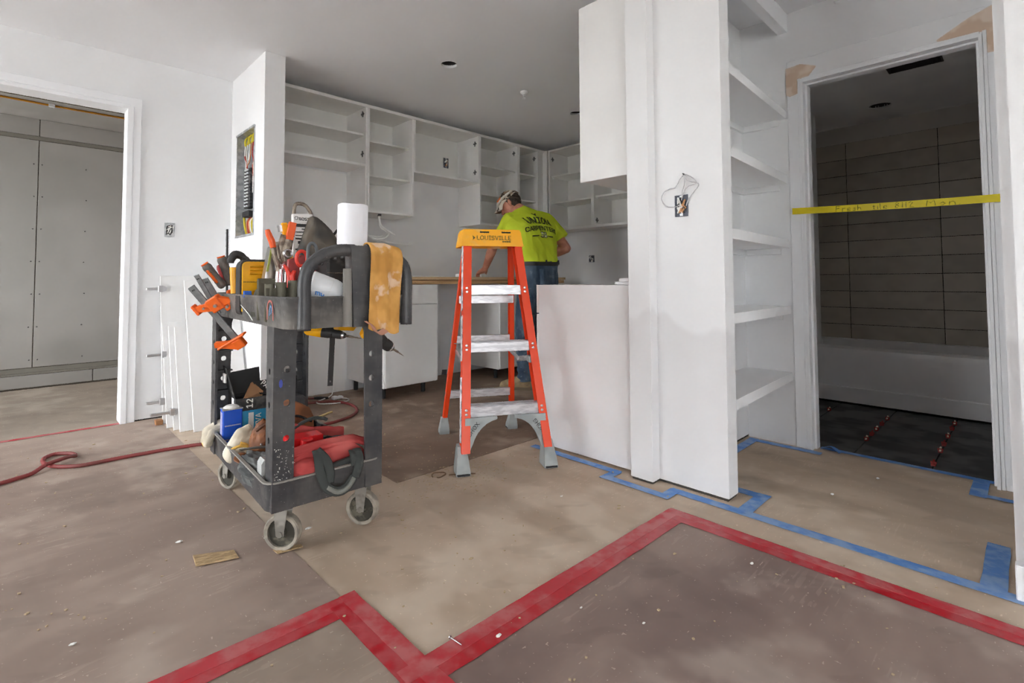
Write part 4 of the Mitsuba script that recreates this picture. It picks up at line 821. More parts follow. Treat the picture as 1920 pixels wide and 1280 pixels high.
# ---------------------------------------------------------------- things on the upper tray
TZ = .789
clamp_o = mat('clamp_orange', dusty(srgb(226, 98, 28), srgb(150, 90, 60), 30, .95), .4); clamp_g = mat('clamp_bar', mottled(srgb(128, 134, 136), srgb(156, 162, 164), 30), .38, .7)
grip_g = mat('grip_grey', mottled(srgb(86, 82, 78), srgb(108, 103, 98), 40), .7)
def bar_clamp(label, p0, p1, w=.026, t=.006, jaw=None, grip=None, foot=None, gripmat='grip_grey', inset=None):
    k = cthing('bar_clamp', label, 'clamp', group='bar clamps hung on the far left of the cart')
    p0, p1 = V(*p0), V(*p1); d = unit(p1 - p0); N = V(-.75, -.66, 0); x = unit(np.cross(d, N))
    def plate(q, along, across, th, mtl, name, off=0, c=.002, smooth=False):
        F = fr(q + N * off, x, y=d); return co(k, name, mv(bx(-across / 2, across / 2, -along / 2, along / 2, -th / 2, th / 2, c), F), mtl, smooth)
    kb = co(k, 'bar', mv(bx(-w / 2, w / 2, -np.linalg.norm(p1 - p0) / 2, np.linalg.norm(p1 - p0) / 2, -t / 2, t / 2, .001), fr((p0 + p1) / 2, x, y=d)), 'clamp_bar')
    for s in (-.006, .006): co(kb, 'hole', mv(cyl((s * .6, -np.linalg.norm(p1 - p0) / 2 + .012 + abs(s), t / 2 - .001), (s * .6, -np.linalg.norm(p1 - p0) / 2 + .012 + abs(s), t / 2 + .0006), .003, 10), fr((p0 + p1) / 2, x, y=d)), 'dark_void')
    if jaw is not None:
        q = V(*jaw); F = fr(q, x, y=d)
        kj = co(k, 'sliding_jaw', mv(cat(bx(-.028, .028, -.030, .030, -.018, .018, .004), hull([(-.028, -.018, -.012), (-.028, .022, -.012), (-.028, -.018, .012), (-.028, .022, .012), (-.062, .012, -.008), (-.062, .026, -.008), (-.062, .012, .008), (-.062, .026, .008)]),
            hull([(.024, -.02, -.014), (.024, .02, -.014), (.024, -.02, .014), (.024, .02, .014), (.085, -.032, -.010), (.085, -.008, -.010), (.085, -.032, .010), (.085, -.008, .010)]),
            bx(.078, .092, -.042, .004, -.014, .014, .003), bx(-.05, -.02, .026, .05, -.012, .012, .003)), F), 'clamp_orange')
        co(kj, 'screw', mv(cat(cyl((-.005, .004, -.02), (-.005, .004, .028), .007, 12), cyl((-.040, .032, -.015), (-.040, .032, .024), .006, 12), cyl((.045, -.01, -.02), (.045, -.01, .022), .005, 10)), F), 'steel')
    if grip is not None:
        q0, q1, r = V(*grip[0]), V(*grip[1]), grip[2]
        L = np.linalg.norm(q1 - q0); prof = [(0, 0), (r * .7, 0), (r, .008)] + [(r * (1 + (.07 if i % 2 else 0)) * (1 - .12 * math.sin(math.pi * i / 12)), .010 + (L - .02) * i / 12) for i in range(13)] + [(r * .75, L), (0, L)]
        kg = co(k, 'grip', mv(lathe(prof, 18), fr(q0, np.cross(q1 - q0, V(.2, .9, .3)), q1 - q0)), gripmat, 35)
        if inset: co(kg, 'inlay', tube([q0 * .8 + q1 * .2 + N * r * .9, (q0 + q1) / 2 + N * r * .95, q0 * .25 + q1 * .75 + N * r * .9], r * .34, 8, 3), 'clamp_orange', True)
        co(kg, 'end_cap', mv(lathe([(0, -.004), (r * .7, -.004), (r * .86, .004), (0, .004)], 16), fr(q1, np.cross(q1 - q0, V(.2, .9, .3)), q1 - q0)), 'clamp_orange' if inset or gripmat == 'grip_grey' else gripmat, 30)
    if foot is not None:
        q = V(*foot); F = fr(q, x, y=d)
        co(k, 'fixed_jaw', mv(cat(bx(-.02, .024, -.012, .030, -.014, .014, .003), hull([(.02, -.014, -.010), (.02, .028, -.010), (.02, -.014, .010), (.02, .028, .010), (.085, -.046, -.010), (.095, -.028, -.010), (.085, -.046, .010), (.095, -.028, .010)]), bx(-.045, .09, -.020, -.012, -.015, .015, .002)), F), 'clamp_orange')
    return k
bar_clamp('bar clamp with the long grey bar reaching below the tray, frontmost of the clamps', (-.126, .62, .908), (.050, .60, .672), .030, .008, jaw=(-.040, .585, .838), foot=(.046, .585, .676))
bar_clamp('bar clamp with the orange striped grey grip, furthest left of the two grips', (-.101, .66, .956), (-.01, .68, .79), .022, .006, grip=((.004, .665, .905), (-.070, .66, 1.0), .0185), inset=True)
bar_clamp('bar clamp with the ribbed grey grip standing steepest', (-.073, .64, .942), (.012, .66, .79), .026, .006, grip=((.034, .665, .915), (-.010, .66, 1.032), .0195))
mat('grip_red', mottled(srgb(168, 36, 34), srgb(140, 30, 30), 30), .45)
k = cthing('screwdriver', 'dark red ribbed screwdriver handle between the clamp grips', 'screwdriver')
co(k, 'handle', mv(lathe([(0, 0), (.009, .002), (.012, .012), (.011, .05), (.013, .075), (.009, .088), (0, .09)], 14), fr((.016, .70, .915), (1, .1, .3), (-.36, 0, .9))), 'grip_red', 30); co(k, 'shaft', cyl((.018, .70, .916), (.052, .70, .80), .003, 8), 'steel')
k = cthing('pry_tool', 'orange trigger clamp jaws in the tray behind the grey grips', 'clamp'); m_ = cat(hull([(.0, .60, .872), (.09, .60, .915), (.088, .60, .922), (.0, .60, .890), (.0, .58, .872), (.09, .58, .915), (.088, .58, .922), (.0, .58, .89)]), bx(.05, .075, .58, .605, .80, .90, .004))
co(k, 'jaw', m_, 'clamp_orange'); co(k, 'screw', cyl((.03, .57, .885), (.03, .61, .90), .006, 10), 'steel')
one_rod = cthing('black_rod', 'thin black rod standing upright at the back left of the tray', 'rod', cyl((.024, .70, .80), (.020, .70, 1.158), .0048, 10), 'black_plastic', 30)
# yellow power tool lying against the tray side
mat('tool_yellow', mottled(srgb(240, 176, 20), srgb(222, 158, 20), 14), .38); mat('tool_black', dusty((.025, .024, .023), (.12, .11, .10), 40, .78), .6)
k = cthing('power_tool', 'yellow power tool with black rubber edges standing in the left of the tray', 'power tool')
co(k, 'housing', tr(slab(1, 0, .07, rrect(.004, .112, 0, .205, .018)), 0, .36, .80), 'tool_yellow', 25)
co(k, 'bumper', tr(slab(1, .012, .074, rrect(-.003, .120, 0, .224, .03).difference(rrect(.005, .108, -.1, .208, .016))), 0, .36, .79), 'tool_black', 25)
for z in (.958, .972, .986): co(k, 'vent_rib', tube([(.030, .357, z), (.075, .357, z)], .004, 8), mat('yellow_shade', srgb(206, 144, 14), .4), True)
co(k, 'panel_line', bx(.006, .106, .3585, .3600, .925, .9268), 'tool_black'); co(k, 'switch', bx(.066, .105, .345, .36, .862, .915, .004), 'tool_black')
k = cthing('sander_knob', 'dark rounded tool handle with a yellow collar behind the yellow power tool', 'tool handle')
co(k, 'handle', tube([(-.004, .52, 1.003), (-.002, .52, 1.018), (.014, .52, 1.038), (.040, .52, 1.030), (.052, .52, 1.0)], [.013, .015, .017, .015, .013], 12, 6), 'tool_black', True)
co(k, 'collar', tube([(.010, .50, .88), (.004, .50, .985)], .016, 14), 'tool_yellow', 30); co(k, 'strap', tube([(.038, .51, 1.03), (.056, .505, 1.02), (.06, .50, .99)], .008, 8, 5), 'tool_black', True)
k = cthing('small_motor', 'dark greenish motor part with a brass hub below the yellow tool', 'motor')
co(k, 'body', hull([(x, y, z) for x, z in ((.005, .80), (.005, .86), (.02, .898), (.085, .898), (.10, .885), (.10, .80)) for y in (.19, .24)]), mat('motor_green', dusty(srgb(52, 52, 40), srgb(96, 92, 76), 40, .75), .6))
co(k, 'hub', cat(mv(lathe([(0, 0), (.022, 0), (.022, .012), (.014, .014), (.012, .024), (0, .024)], 18), fr((.048, .19, .872), (1, 0, 0), (0, -1, 0)))), mat('brass_dull', srgb(128, 116, 70), .4, .7), 30)
cthing('blue_tag', 'small bright blue tab on the tray rim below the yellow tool', 'tag', bx(-.006, .022, .30, .308, .868, .892, .002), mat('tab_blue', srgb(58, 110, 206), .5))
# tape measure / chrome
k = cthing('tape_measure', 'chrome tape measure with a yellow button standing beside the yellow tool', 'tape measure')
co(k, 'case', mv(slab(1, 0, .04, unary_union([rrect(-.022, .022, -.07, .075, .018), Polygon([(-.022, -.07), (.03, -.08), (.03, -.03), (0, 0)])])), fr((.070, .20, .99), (.97, 0, -.16), y=(0, 1, 0)) @ np.eye(4)), 'chrome', 25)
co(k, 'rim_band', mv(slab(1, -.003, .0, rrect(-.021, -.014, -.03, .06, .003)), fr((.070, .20, .99), (.97, 0, -.16), y=(0, 1, 0))), mat('band_green', srgb(150, 160, 70), .5))
co(k, 'button', mv(hull([(.058, .185, 1.035), (.078, .185, 1.03), (.06, .185, 1.05), (.08, .185, 1.045), (.066, .185, .99), (.072, .185, .99), (.058, .197, 1.035), (.078, .197, 1.03), (.06, .197, 1.05), (.08, .197, 1.045), (.066, .197, .99), (.072, .197, .99)]), trimesh.transformations.translation_matrix([.012, .008, 0])), 'tool_yellow')
k = cthing('chrome_wrench', 'chrome adjustable wrench head sticking out of the pouch', 'wrench')
co(k, 'head', cat(hull([(x, y, z) for x, z in ((.066, .965), (.112, .972), (.114, .99), (.10, 1.0), (.075, .998)) for y in (.135, .150)]), cyl((.09, .13, .98), (.09, .155, .98), .008, 14)), 'chrome', 30)
for i, (x, l) in enumerate(((.060, .062), (.072, .07), (.088, .06))): co(k if i == 0 else k, 'socket', cyl((x, .13, .90), (x + .004, .13, .90 + l), .0065, 14), 'chrome', 30)
# tool pouch with three pockets
mat('canvas_olive', dusty(srgb(92, 89, 76), srgb(132, 126, 110), 26, .72), .9)
k = cthing('tool_pouch', 'olive grey canvas tool pouch with three pockets hung inside the near left tray corner', 'tool pouch')
co(k, 'back', bx(.0, .16, .14, .152, .79, .938, .004), 'canvas_olive')
for i, (a0, a1, b) in enumerate(((.006, .034, .04), (.036, .070, .02), (.072, .104, .005))):
    P = np.array([[(a0 + (a1 - a0) * s, b + .035 - .028 * math.sin(math.pi * s), z0) for s in np.linspace(0, 1, 9)] for z0 in np.linspace(.79, .918 + .006 * i, 6)])
    co(k, 'pocket', sheet(P, .004), 'canvas_olive', True)
co(k, 'front', bx(.0, .12, .05, .058, .79, .905, .003), 'canvas_olive')
# pliers and spring clamps
plier_o = mat('plier_orange', srgb(232, 92, 34), .35); st_d = mat('steel_dark', mottled(srgb(110, 96, 84), srgb(150, 138, 124), 60), .4, .6)
k = cthing('pliers', 'pliers with orange grips leaning to the left out of the pouch', 'pliers')
co(k, 'grip', tube([(.029, .14, 1.112), (.034, .14, 1.095), (.044, .14, 1.072), (.050, .14, 1.048)], [.008, .0105, .0115, .010], 12, 6), 'plier_orange', True)
co(k, 'arm', tube([(.049, .14, 1.052), (.058, .14, 1.01), (.07, .14, .975), (.075, .14, .92)], [.009, .009, .011, .010], 10, 5, flat=.6, up=(0, 1, 0)), 'steel_dark', True)
co(k, 'arm', tube([(.062, .15, 1.07), (.070, .15, 1.03), (.078, .15, .985), (.08, .15, .93)], [.006, .008, .01, .009], 10, 5, flat=.6, up=(0, 1, 0)), 'steel_dark', True)
k = cthing('spring_clamp', 'spring clamp with flat orange grip pointing up beside the white print card', 'clamp')
co(k, 'grip', hull([(x, y, z) for x, z in ((.105, 1.085), (.130, 1.08), (.118, 1.150), (.142, 1.146)) for y in (.172, .188)]), 'plier_orange')
co(k, 'grip', hull([(x, y, z) for x, z in ((.130, 1.10), (.140, 1.095), (.138, 1.150), (.148, 1.146)) for y in (.19, .21)]), 'grip_red')
co(k, 'jaw', tube([(.120, .18, 1.09), (.112, .18, 1.05), (.105, .18, 1.01), (.118, .18, .97)], [.014, .017, .014, .008], 12, 6, flat=.5, up=(0, 1, 0)), 'steel_dark', True)
co(k, 'jaw', tube([(.100, .185, 1.10), (.092, .185, 1.06), (.098, .185, 1.02), (.108, .185, .98)], [.010, .014, .013, .008], 12, 6, flat=.5, up=(0, 1, 0)), 'steel_dark', True)
co(k, 'spring', tube([(.108 + .014 * math.cos(t), .17 - .001 * t, 1.03 + .014 * math.sin(t)) for t in np.linspace(0, 18, 60)], .003, 6), 'steel', True)
co(k, 'bolt', cyl((.118, .16, 1.005), (.118, .19, 1.005), .007, 12), 'steel', 30)
k = cthing('level', 'yellow and chrome level end behind the orange spring clamp', 'level'); co(k, 'body', mv(bx(-.011, .011, -.008, .008, -.12, .12, .003), fr((.128, .21, 1.03), (.98, 0, .17), (-.17, 0, .98))), 'tool_yellow'); co(k, 'cap', mv(bx(-.013, .013, -.010, .010, .0, .03, .003), fr((.104, .215, 1.112), (.98, 0, .17), (-.17, 0, .98))), 'chrome')
# white print card / box
k = cthing('print_carton', 'white carton with black print standing in the middle of the tray', 'carton')
FB = fr((.158, .26, .90), (.985, 0, .05), y=(0, 1, 0)); card = mat('card_grey', mottled((.66, .65, .63), (.74, .73, .71), 12), .6); ink = mat('print_black', (.03, .03, .03), .6)
def onface(poly_or_mesh, x, y): return mv(tr(poly_or_mesh, x, y, 0), np.array([[1, 0, 0, 0.], [0, 0, -1, .2578], [0, 1, 0, 0], [0, 0, 0, 1]]))
co(k, 'body', hull([(x, y, z) for x, z in ((.160, .80), (.232, .80), (.158, 1.192), (.232, 1.196)) for y in (.258, .285)]), 'card_grey')
tx = meshkit.text_mesh('BOSTIK', .0115, .0008, True); co(k, 'lettering', onface(tx, .178, 1.168), 'print_black')
bars = [(.166, .226, 1.142, 1.154), (.190, .226, 1.131, 1.136), (.168, .222, 1.120, 1.123), (.166, .224, 1.106, 1.109), (.166, .205, 1.092, 1.098), (.176, .19, 1.075, 1.086), (.193, .198, 1.07, 1.084), (.202, .207, 1.07, 1.086), (.166, .212, 1.050, 1.056), (.17, .196, 1.036, 1.043), (.17, .19, 1.018, 1.026)]
co(k, 'print', cat(*[onface(ext(sbox(a, c, b, d), .0008), 0, 0) for a, b, c, d in bars], onface(ext(Point(.169, 1.176).buffer(.007).difference(Point(.169, 1.176).buffer(.005)), .0008), 0, 0)), 'print_black')
# dusty dark hood with a strap
hood_m = mat('hood_dark', mottled(srgb(54, 51, 47), srgb(98, 89, 76), 9, .45, .7), .55)
k = cthing('face_shield', 'dusty dark face shield lying upright in the tray with its strap on top', 'face shield')
prof = [(.168, .90), (.166, 1.035), (.186, 1.085), (.206, 1.150), (.216, 1.186), (.236, 1.186), (.262, 1.168), (.292, 1.140), (.318, 1.105), (.333, 1.065), (.338, 1.02), (.336, .90)]
hp_ = []
for bb, sc in ((.175, .55), (.185, .78), (.205, .95), (.235, 1.0), (.265, .97), (.29, .85)):
    hp_ += [(.245 + (a_ - .245) * sc, bb, .95 + (z_ - .95) * (sc if z_ > .95 else 1)) for a_, z_ in prof]
ho = hull(hp_); ho = tm(mf(ho).refine_to_length(.012)); ho.merge_vertices(); trimesh.smoothing.filter_taubin(ho, iterations=14)
co(k, 'shell', ho, 'hood_dark', 35)
co(k, 'strap', tube([(.172, .33, 1.10), (.182, .33, 1.16), (.186, .33, 1.232), (.208, .33, 1.245), (.232, .33, 1.236), (.252, .33, 1.205), (.258, .33, 1.17)], .0075, 8, 6, flat=.45, up=(0, 1, 0)), 'steel_dark', True)
co(k, 'strap_clip', tube([(.312, .24, 1.115), (.326, .24, 1.135), (.336, .24, 1.140)], .005, 8, 3), 'tool_black', True)
# grey board behind handle (toolbox wall)
cthing('red_toolbox', 'faded red metal plate standing in the tray behind the scissors', 'toolbox', hull([(x, y, z) for x, z in ((.085, .80), (.20, .80), (.092, 1.005), (.135, 1.022), (.20, 1.02)) for y in (.10, .118)]), mat('plate_red', mottled(srgb(158, 66, 64), srgb(136, 56, 54), 8), .55))
k = cthing('dark_case', 'dark case in the tray seen through the cart handle', 'case'); co(k, 'body', bx(.19, .41, -.01, .155, .79, 1.02, .008), 'tool_black'); co(k, 'lid_line', bx(.19, .41, -.0115, -.0095, .955, .958), 'steel_dark')
# scissors with red ring, red pliers, carabiner
k = cthing('scissors', 'scissors with red ring handles standing behind the cart handle', 'scissors'); rg = mat('ring_red', srgb(220, 62, 48), .35)
co(k, 'ring', tube([(.110 + .0185 * math.cos(t), .02, 1.006 + .026 * math.sin(t)) for t in np.linspace(0, 2 * math.pi, 24, endpoint=False)], .0062, 9, closed=True), 'ring_red', True)
co(k, 'blade', hull([(.103, .02, .985), (.117, .02, .985), (.107, .024, .83), (.113, .016, .83), (.11, .028, .98), (.11, .012, .98)]), 'steel')
k = cthing('red_pliers', 'bright red plier grips low beside the pouch', 'pliers')
co(k, 'grip', tube([(.072, .09, .985), (.084, .09, .968), (.092, .09, .935), (.086, .09, .90)], [.005, .007, .0085, .007], 10, 5), 'ring_red', True)
co(k, 'grip', tube([(.108, .085, .965), (.100, .085, .945), (.102, .085, .925), (.092, .085, .895)], [.007, .0095, .010, .008], 10, 5), 'ring_red', True); co(k, 'head', tube([(.068, .09, .99), (.055, .09, 1.005)], .006, 8), 'steel_dark', True)
k = cthing('carabiner', 'grey loop handle sticking up behind the cart handle', 'tool handle', tube([(.108, -.05, .985), (.106, -.05, 1.02), (.108, -.05, 1.045), (.120, -.05, 1.056), (.132, -.05, 1.045), (.138, -.05, 1.02), (.143, -.05, .985)], .0058, 10, 6), mat('loop_grey', srgb(92, 96, 98), .5), True)
# paper roll
k = cthing('paper_roll', 'white paper roll standing upright behind the cart handle', 'paper roll')
pr = tube([(.306, .055, 1.022 + .193 * t) for t in np.linspace(0, 1, 12)], .0555, 40); vv = pr.vertices; an = np.arctan2(vv[:, 1] - .055, vv[:, 0] - .306)
s = 1 + .030 * np.sin(3 * an + 2) + .018 * np.sin(7 * an + 5 * vv[:, 2]) - .03 * np.clip((1.10 - vv[:, 2]) * 3, 0, 1); vv[:, 0] = .306 + (vv[:, 0] - .306) * s; vv[:, 1] = .055 + (vv[:, 1] - .055) * s; vv[:, 2] += np.where(vv[:, 2] > 1.15, .0018 * np.sin(4 * an), 0)
pr.vertices = vv; pr.apply_transform(rot(1.2, [0, 1, 0], [.306, .055, 1.0])); co(k, 'paper', pr, mat('paper_white', (.84, .85, .88), .75), 50)
co(k, 'loose_edge', sheet(np.array([[(.306 + .059 * math.cos(a), .055 + .059 * math.sin(a), z) for z in np.linspace(1.03, 1.195, 6)] for a in np.linspace(-2.2, -1.2, 8)]), .0012), 'paper_white', True)
# white bottle lying tilted
k = cthing('white_bottle', 'white plastic bottle lying tilted behind the left handle loop', 'bottle')
pb = [(0, 0), (.036, 0), (.042, .008), (.042, .085), (.038, .105), (.022, .122), (.018, .128), (0, .128)]
FBt = fr((.112, -.07, .885), (.35, -.3, .85), (.88, .25, -.02)); FBt = fr((.105, -.06, .925), (.30, .95, .1), (.92, -.2, -.38))
co(k, 'body', mv(lathe(pb, 30), FBt), 'white_plastic', 35); co(k, 'cap', mv(lathe([(0, .126), (.020, .126), (.020, .150), (.015, .158), (0, .158)], 20), FBt), 'steel_dark', 30)
co(k, 'seam', mv(lathe([(.0425, .070), (.0427, .071), (.0425, .072)], 30), FBt), 'card_grey')
tb = meshkit.text_mesh('mb', .016, .001, True); co(k, 'lettering', mv(tb, fr((.108, -.1085, .884), (.95, 0, -.25), y=(.2, .35, .9))), mat('label_blue', srgb(40, 110, 186), .5))
co(k, 'seal', mv(lathe([(.006, 0), (.010, .0), (.010, .001), (.006, .001), (.006, 0)], 18), fr((.155, -.100, .888), (1, 0, 0), (.1, -.95, .2))), 'band_green')
# tan leather towel over the handle
lt = mat('leather_tan', (lambda: proc(lambda p, n, uv: mix(mix(srgb(212, 160, 86), srgb(192, 138, 66), smoothstep(.35, .65, fbm(p.x * 22, p.y * 22, p.z * 16, 3))), srgb(226, 200, 176), .7 * smoothstep(.60, .70, fbm(p.x * 26 + 9, p.y * 26, p.z * 18, 4)))))(), .8)
rows = [(-.212, .770), (-.211, .84), (-.208, .92), (-.206, .985), (-.198, 1.032), (-.170, 1.056), (-.135, 1.045), (-.118, 1.0), (-.112, .93), (-.11, .88)]
rp = smooth_path([(0, b, z) for b, z in rows], 4)
P = []
for i, (x_, b, z) in enumerate(rp):
    dz = max(0, (1.05 - z)) if b < -.16 else 0
    P.append([(.262 - .055 * dz + (.116 + .0 * dz) * s + .003 * math.sin(9 * z + 5 * s), b - .006 * math.sin(7 * s + 12 * z) * min(1, dz * 9) - .003 * math.sin(16 * s), z - (.022 * s if b < -.16 and z < .8 else 0) - .030 * max(0, s - .55) * (1 if z > .99 else 0) - .006 * math.sin(10 * s) * (z < .80)) for s in np.linspace(0, 1, 16)])
k = one('leather_cloth', 'tan leather cloth with plaster smears hanging over the cart handle', 'cloth', mv(sheet(np.array(P), .0045), CM), 'leather_tan', True)
co(k, 'fold', sheet(np.array([[(.232 + .02 * t + .066 * s, -.216 - .004 * math.sin(8 * s), .785 - .012 * t - .024 * s + .012 * math.sin(6 * s + 1)) for s in np.linspace(0, 1, 10)] for t in np.linspace(0, 1, 4)]), .003), mat('leather_back', srgb(182, 134, 112), .85), True)

# ---------------------------------------------------------------- tools hanging under the upper tray
def drill(label, o, d, up, s=1.0, bit=True, handle=True):
    """o: rear of the motor housing; d: towards the bit"""
    k = cthing('drill', label, 'drill'); F = fr(o, d, z=up)
    F = F @ np.array([[0, 0, 1, 0], [1, 0, 0, 0], [0, 1, 0, 0], [0, 0, 0, 1.]])   # local z along bit, x = side, y = up
    co(k, 'motor_housing', mv(lathe([(0, 0), (.024 * s, .002), (.030 * s, .012), (.031 * s, .062), (.027 * s, .07), (0, .07)], 22), F), 'tool_yellow', 30)
    co(k, 'gear_case', mv(lathe([(0, .068), (.029 * s, .068), (.028 * s, .09), (.024 * s, .108), (0, .108)], 22), F), 'tool_black', 30)
    co(k, 'chuck', mv(lathe([(0, .106), (.021 * s, .106), (.023 * s, .112), (.023 * s, .135), (.017 * s, .150), (.011 * s, .158), (0, .158)], 20), F), 'tool_black', 25); co(k, 'chuck_ring', mv(lathe([(.0185 * s, .142), (.0195 * s, .144), (.0165 * s, .152), (.015 * s, .15)], 20), F), 'steel', 25)
    if bit: co(k, 'bit', mv(lathe([(0, .155), (.005, .155), (.005, .185), (.0028, .19), (.0028, .205), (0, .222)], 10), F), 'steel_dark', 30)
    if handle:
        co(k, 'handle', mv(hull([(x, y, z) for x in (-.015, .015) for y, z in ((.0, .02), (.0, .062), (.105, -.005), (.105, .035))]), F), 'tool_black', 30)
        co(k, 'battery', mv(bx(-.03, .03, .10, .145, -.03, .06, .006), F), 'tool_yellow')
    return k
drill('yellow and black drill hanging on the right of the cart, bit pointing down', (.425, .20, .728), (.82, -.08, -.57), (-.4, .55, .66), 1.05)
drill('yellow impact driver hanging under the middle of the upper tray, nose to the front', (.188, .20, .745), (.70, -.60, -.16), (0, .6, .6), .72, True, False)
k = cthing('yellow_tool_foot', 'yellow and navy tool base showing below the upper tray', 'power tool'); co(k, 'base', hull([(x, y, z) for x, z in ((.295, .770), (.30, .735), (.36, .730), (.372, .742), (.372, .77)) for y in (.15, .20)]), 'tool_yellow'); co(k, 'shoe', bx(.305, .378, .13, .21, .755, .776, .004), mat('navy_plastic', srgb(44, 44, 92), .5))
k = cthing('black_strip', 'thin black slotted strip hanging below the upper tray', 'strip'); stp = ext(sbox(-.011, -.25, .011, 0).difference(Point(0, -.232).buffer(.004)), .003)
co(k, 'strip', mv(stp, fr((.337, .30, .745), (.99, 0, -.04), y=(.055, 0, 1))), 'tool_black'); co(k, 'hook', bx(.318, .352, .285, .315, .735, .777, .004), 'tool_black')

# ---------------------------------------------------------------- lower tray
LZ = .178
k = cthing('solvent_can', 'blue rectangular metal can with a pale top on the lower shelf', 'can')
cb = mat('can_blue', srgb(34, 82, 190), .3, spec=.6)
co(k, 'body', bx(.014, .092, .690, .740, LZ, .372, .004), 'can_blue'); co(k, 'top', cat(bx(.015, .091, .691, .739, .371, .376, .002), bx(.012, .094, .688, .692, .369, .375), bx(.012, .094, .738, .742, .369, .375)), 'zinc')
co(k, 'lid', tr(lathe([(0, .01), (.02, .010), (.03, .004), (.033, 0), (0, 0)], 18), .052, .714, .376), 'chip_white', 30); co(k, 'side_label', bx(.0132, .0142, .697, .733, .19, .36), mat('label_lilac', srgb(150, 150, 190), .5)); co(k, 'front_label', cat(bx(.022, .086, .6890, .6902, .24, .245), bx(.022, .086, .6890, .6902, .30, .305)), 'label_lilac')
k = cthing('carton', 'open black and teal cardboard carton with a torn flap, marked 12', 'carton')
ct, cbk, cin = mat('carton_teal', mottled(srgb(58, 156, 190), srgb(44, 136, 176), 8), .6), mat('carton_black', dusty(srgb(40, 40, 40), srgb(92, 90, 86), 30, .75), .65), mat('carton_kraft', srgb(150, 112, 80), .8)
x0, x1, y0, y1 = .045, .185, .58, .71
def cq(par, n, m, mt): return co(par, n, tr(m, .024, .134, -.055), mt)
def wallbox(z0, z1, t=.004): return slab(2, z0, z1, sbox(x0, y0, x1, y1).difference(sbox(x0 + t, y0 + t, x1 - t, y1 - t)))
cq(k, 'lower_print', cat(wallbox(LZ + .055, .405), bx(x0, x1, y0, y1, LZ + .055, LZ + .059)), 'carton_teal'); cq(k, 'upper_print', wallbox(.405, .462), 'carton_black')
cq(k, 'flap', hull([(x0, y0 + .01, .46), (x0, y1, .46), (x0 - .035, y0 + .02, .60), (x0 - .03, y1 - .02, .60), (x0 + .003, y0 + .01, .46), (x0 + .003, y1, .46), (x0 - .032, y0 + .02, .60), (x0 - .027, y1 - .02, .60)]), 'carton_black')
cq(k, 'flap', hull([(x0, y1, .46), (x1, y1, .46), (x0, y1 + .04, .555), (x1, y1 + .04, .57), (x0, y1 + .003, .46), (x1, y1 + .003, .46), (x1, y1 + .043, .57)]), 'carton_black'); cq(k, 'flap', hull([(x1, y0, .46), (x1, y1, .46), (x1 + .05, y0, .55), (x1 + .05, y1, .55), (x1 + .003, y0, .46), (x1 + .053, y0, .55), (x1 + .053, y1, .55)]), 'carton_black')
cq(k, 'torn_flap', hull([(.075, y0 - .002, .462), (.155, y0 - .002, .462), (.092, y0 - .05, .535), (.10, y0 - .05, .54), (.09, y0 - .004, .462), (.150, y0 - .03, .49)]), 'carton_kraft'); cq(k, 'torn_flap', hull([(.10, y0 - .052, .54), (.185, y0 - .03, .54), (.185, y0 - .01, .468), (.14, y0 - .02, .475), (.10, y0 - .049, .54), (.185, y0 - .027, .54)]), 'carton_black')
pm = mat('print_white', (.76, .75, .72), .6)
def onfront(m, x, z, rotated=False):
    M = np.array([[1, 0, 0, x], [0, 0, -1, y0 - .0002], [0, 1, 0, z], [0, 0, 0, 1.]]) if not rotated else np.array([[0, -1, 0, x], [0, 0, -1, y0 - .0002], [1, 0, 0, z], [0, 0, 0, 1.]])
    return mv(m, M)
cq(k, 'lettering', cat(onfront(meshkit.text_mesh('12', .026, .001, True), .115, .412, True), onfront(meshkit.text_mesh('ACTIVA', .022, .001, True), .150, .27, True)), 'print_white'); cq(k, 'panel', onfront(ext(sbox(0, 0, .022, .17), .0008), .098, .225), 'print_white')
cq(k, 'lettering', mv(meshkit.text_mesh('PACK', .022, .001, True), fr((.132, y0 - .046, .527), (.5, .2, -.45), y=(.6, 0, .6))), 'print_white')
cq(k, 'side_print', cat(bx(x0 - .001, x0, y0 + .03, y0 + .07, .42, .46), bx(x0 - .0345, x0 - .028, y0 + .05, y0 + .09, .53, .57)), 'print_white')
gl = mat('glove_white', mottled(srgb(216, 208, 190), srgb(190, 180, 160), 16), .9)
k = cthing('work_glove', 'off white work glove hanging over the far left corner of the lower tray', 'glove', bones([((-.015, .80, .262), .030, (.03, .80, .285), .028), ((-.02, .79, .255), .026, (-.028, .76, .226), .020), ((-.015, .82, .262), .022, (-.032, .83, .222), .012), ((-.01, .77, .262), .018, (-.035, .735, .23), .011)], .008, 8, 16), 'glove_white', True)
co(k, 'cuff', tube([(-.040, .77, .214), (-.036, .80, .210), (-.034, .835, .214)], .005, 8, 4), mat('cuff_yellow', srgb(224, 180, 86), .8), True)
k = cthing('work_glove', 'crumpled cream glove in front of the blue can', 'glove', bones([((.015, .53, .232), .034, (.05, .53, .300), .028), ((.02, .52, .235), .034, (.085, .54, .285), .030), ((.05, .53, .305), .020, (.075, .53, .322), .015), ((.01, .50, .228), .028, (.06, .48, .232), .028)], .009, 8, 16), 'glove_white', True)
co(k, 'cuff', cat(tube([(.0, .47, .262), (.03, .465, .272), (.075, .465, .262)], .006, 8, 4), tube([(.03, .46, .285), (.05, .46, .275), (.06, .465, .262)], .006, 8, 4)), 'cuff_yellow', True)
lb = mat('leather_brown', mottled(srgb(150, 92, 52), srgb(112, 68, 40), 14), .6); ld = mat('leather_dark', mottled(srgb(104, 66, 42), srgb(78, 50, 34), 14), .6)
k = cthing('tool_belt', 'brown leather tool belt pouch with straps on the lower shelf', 'tool belt')
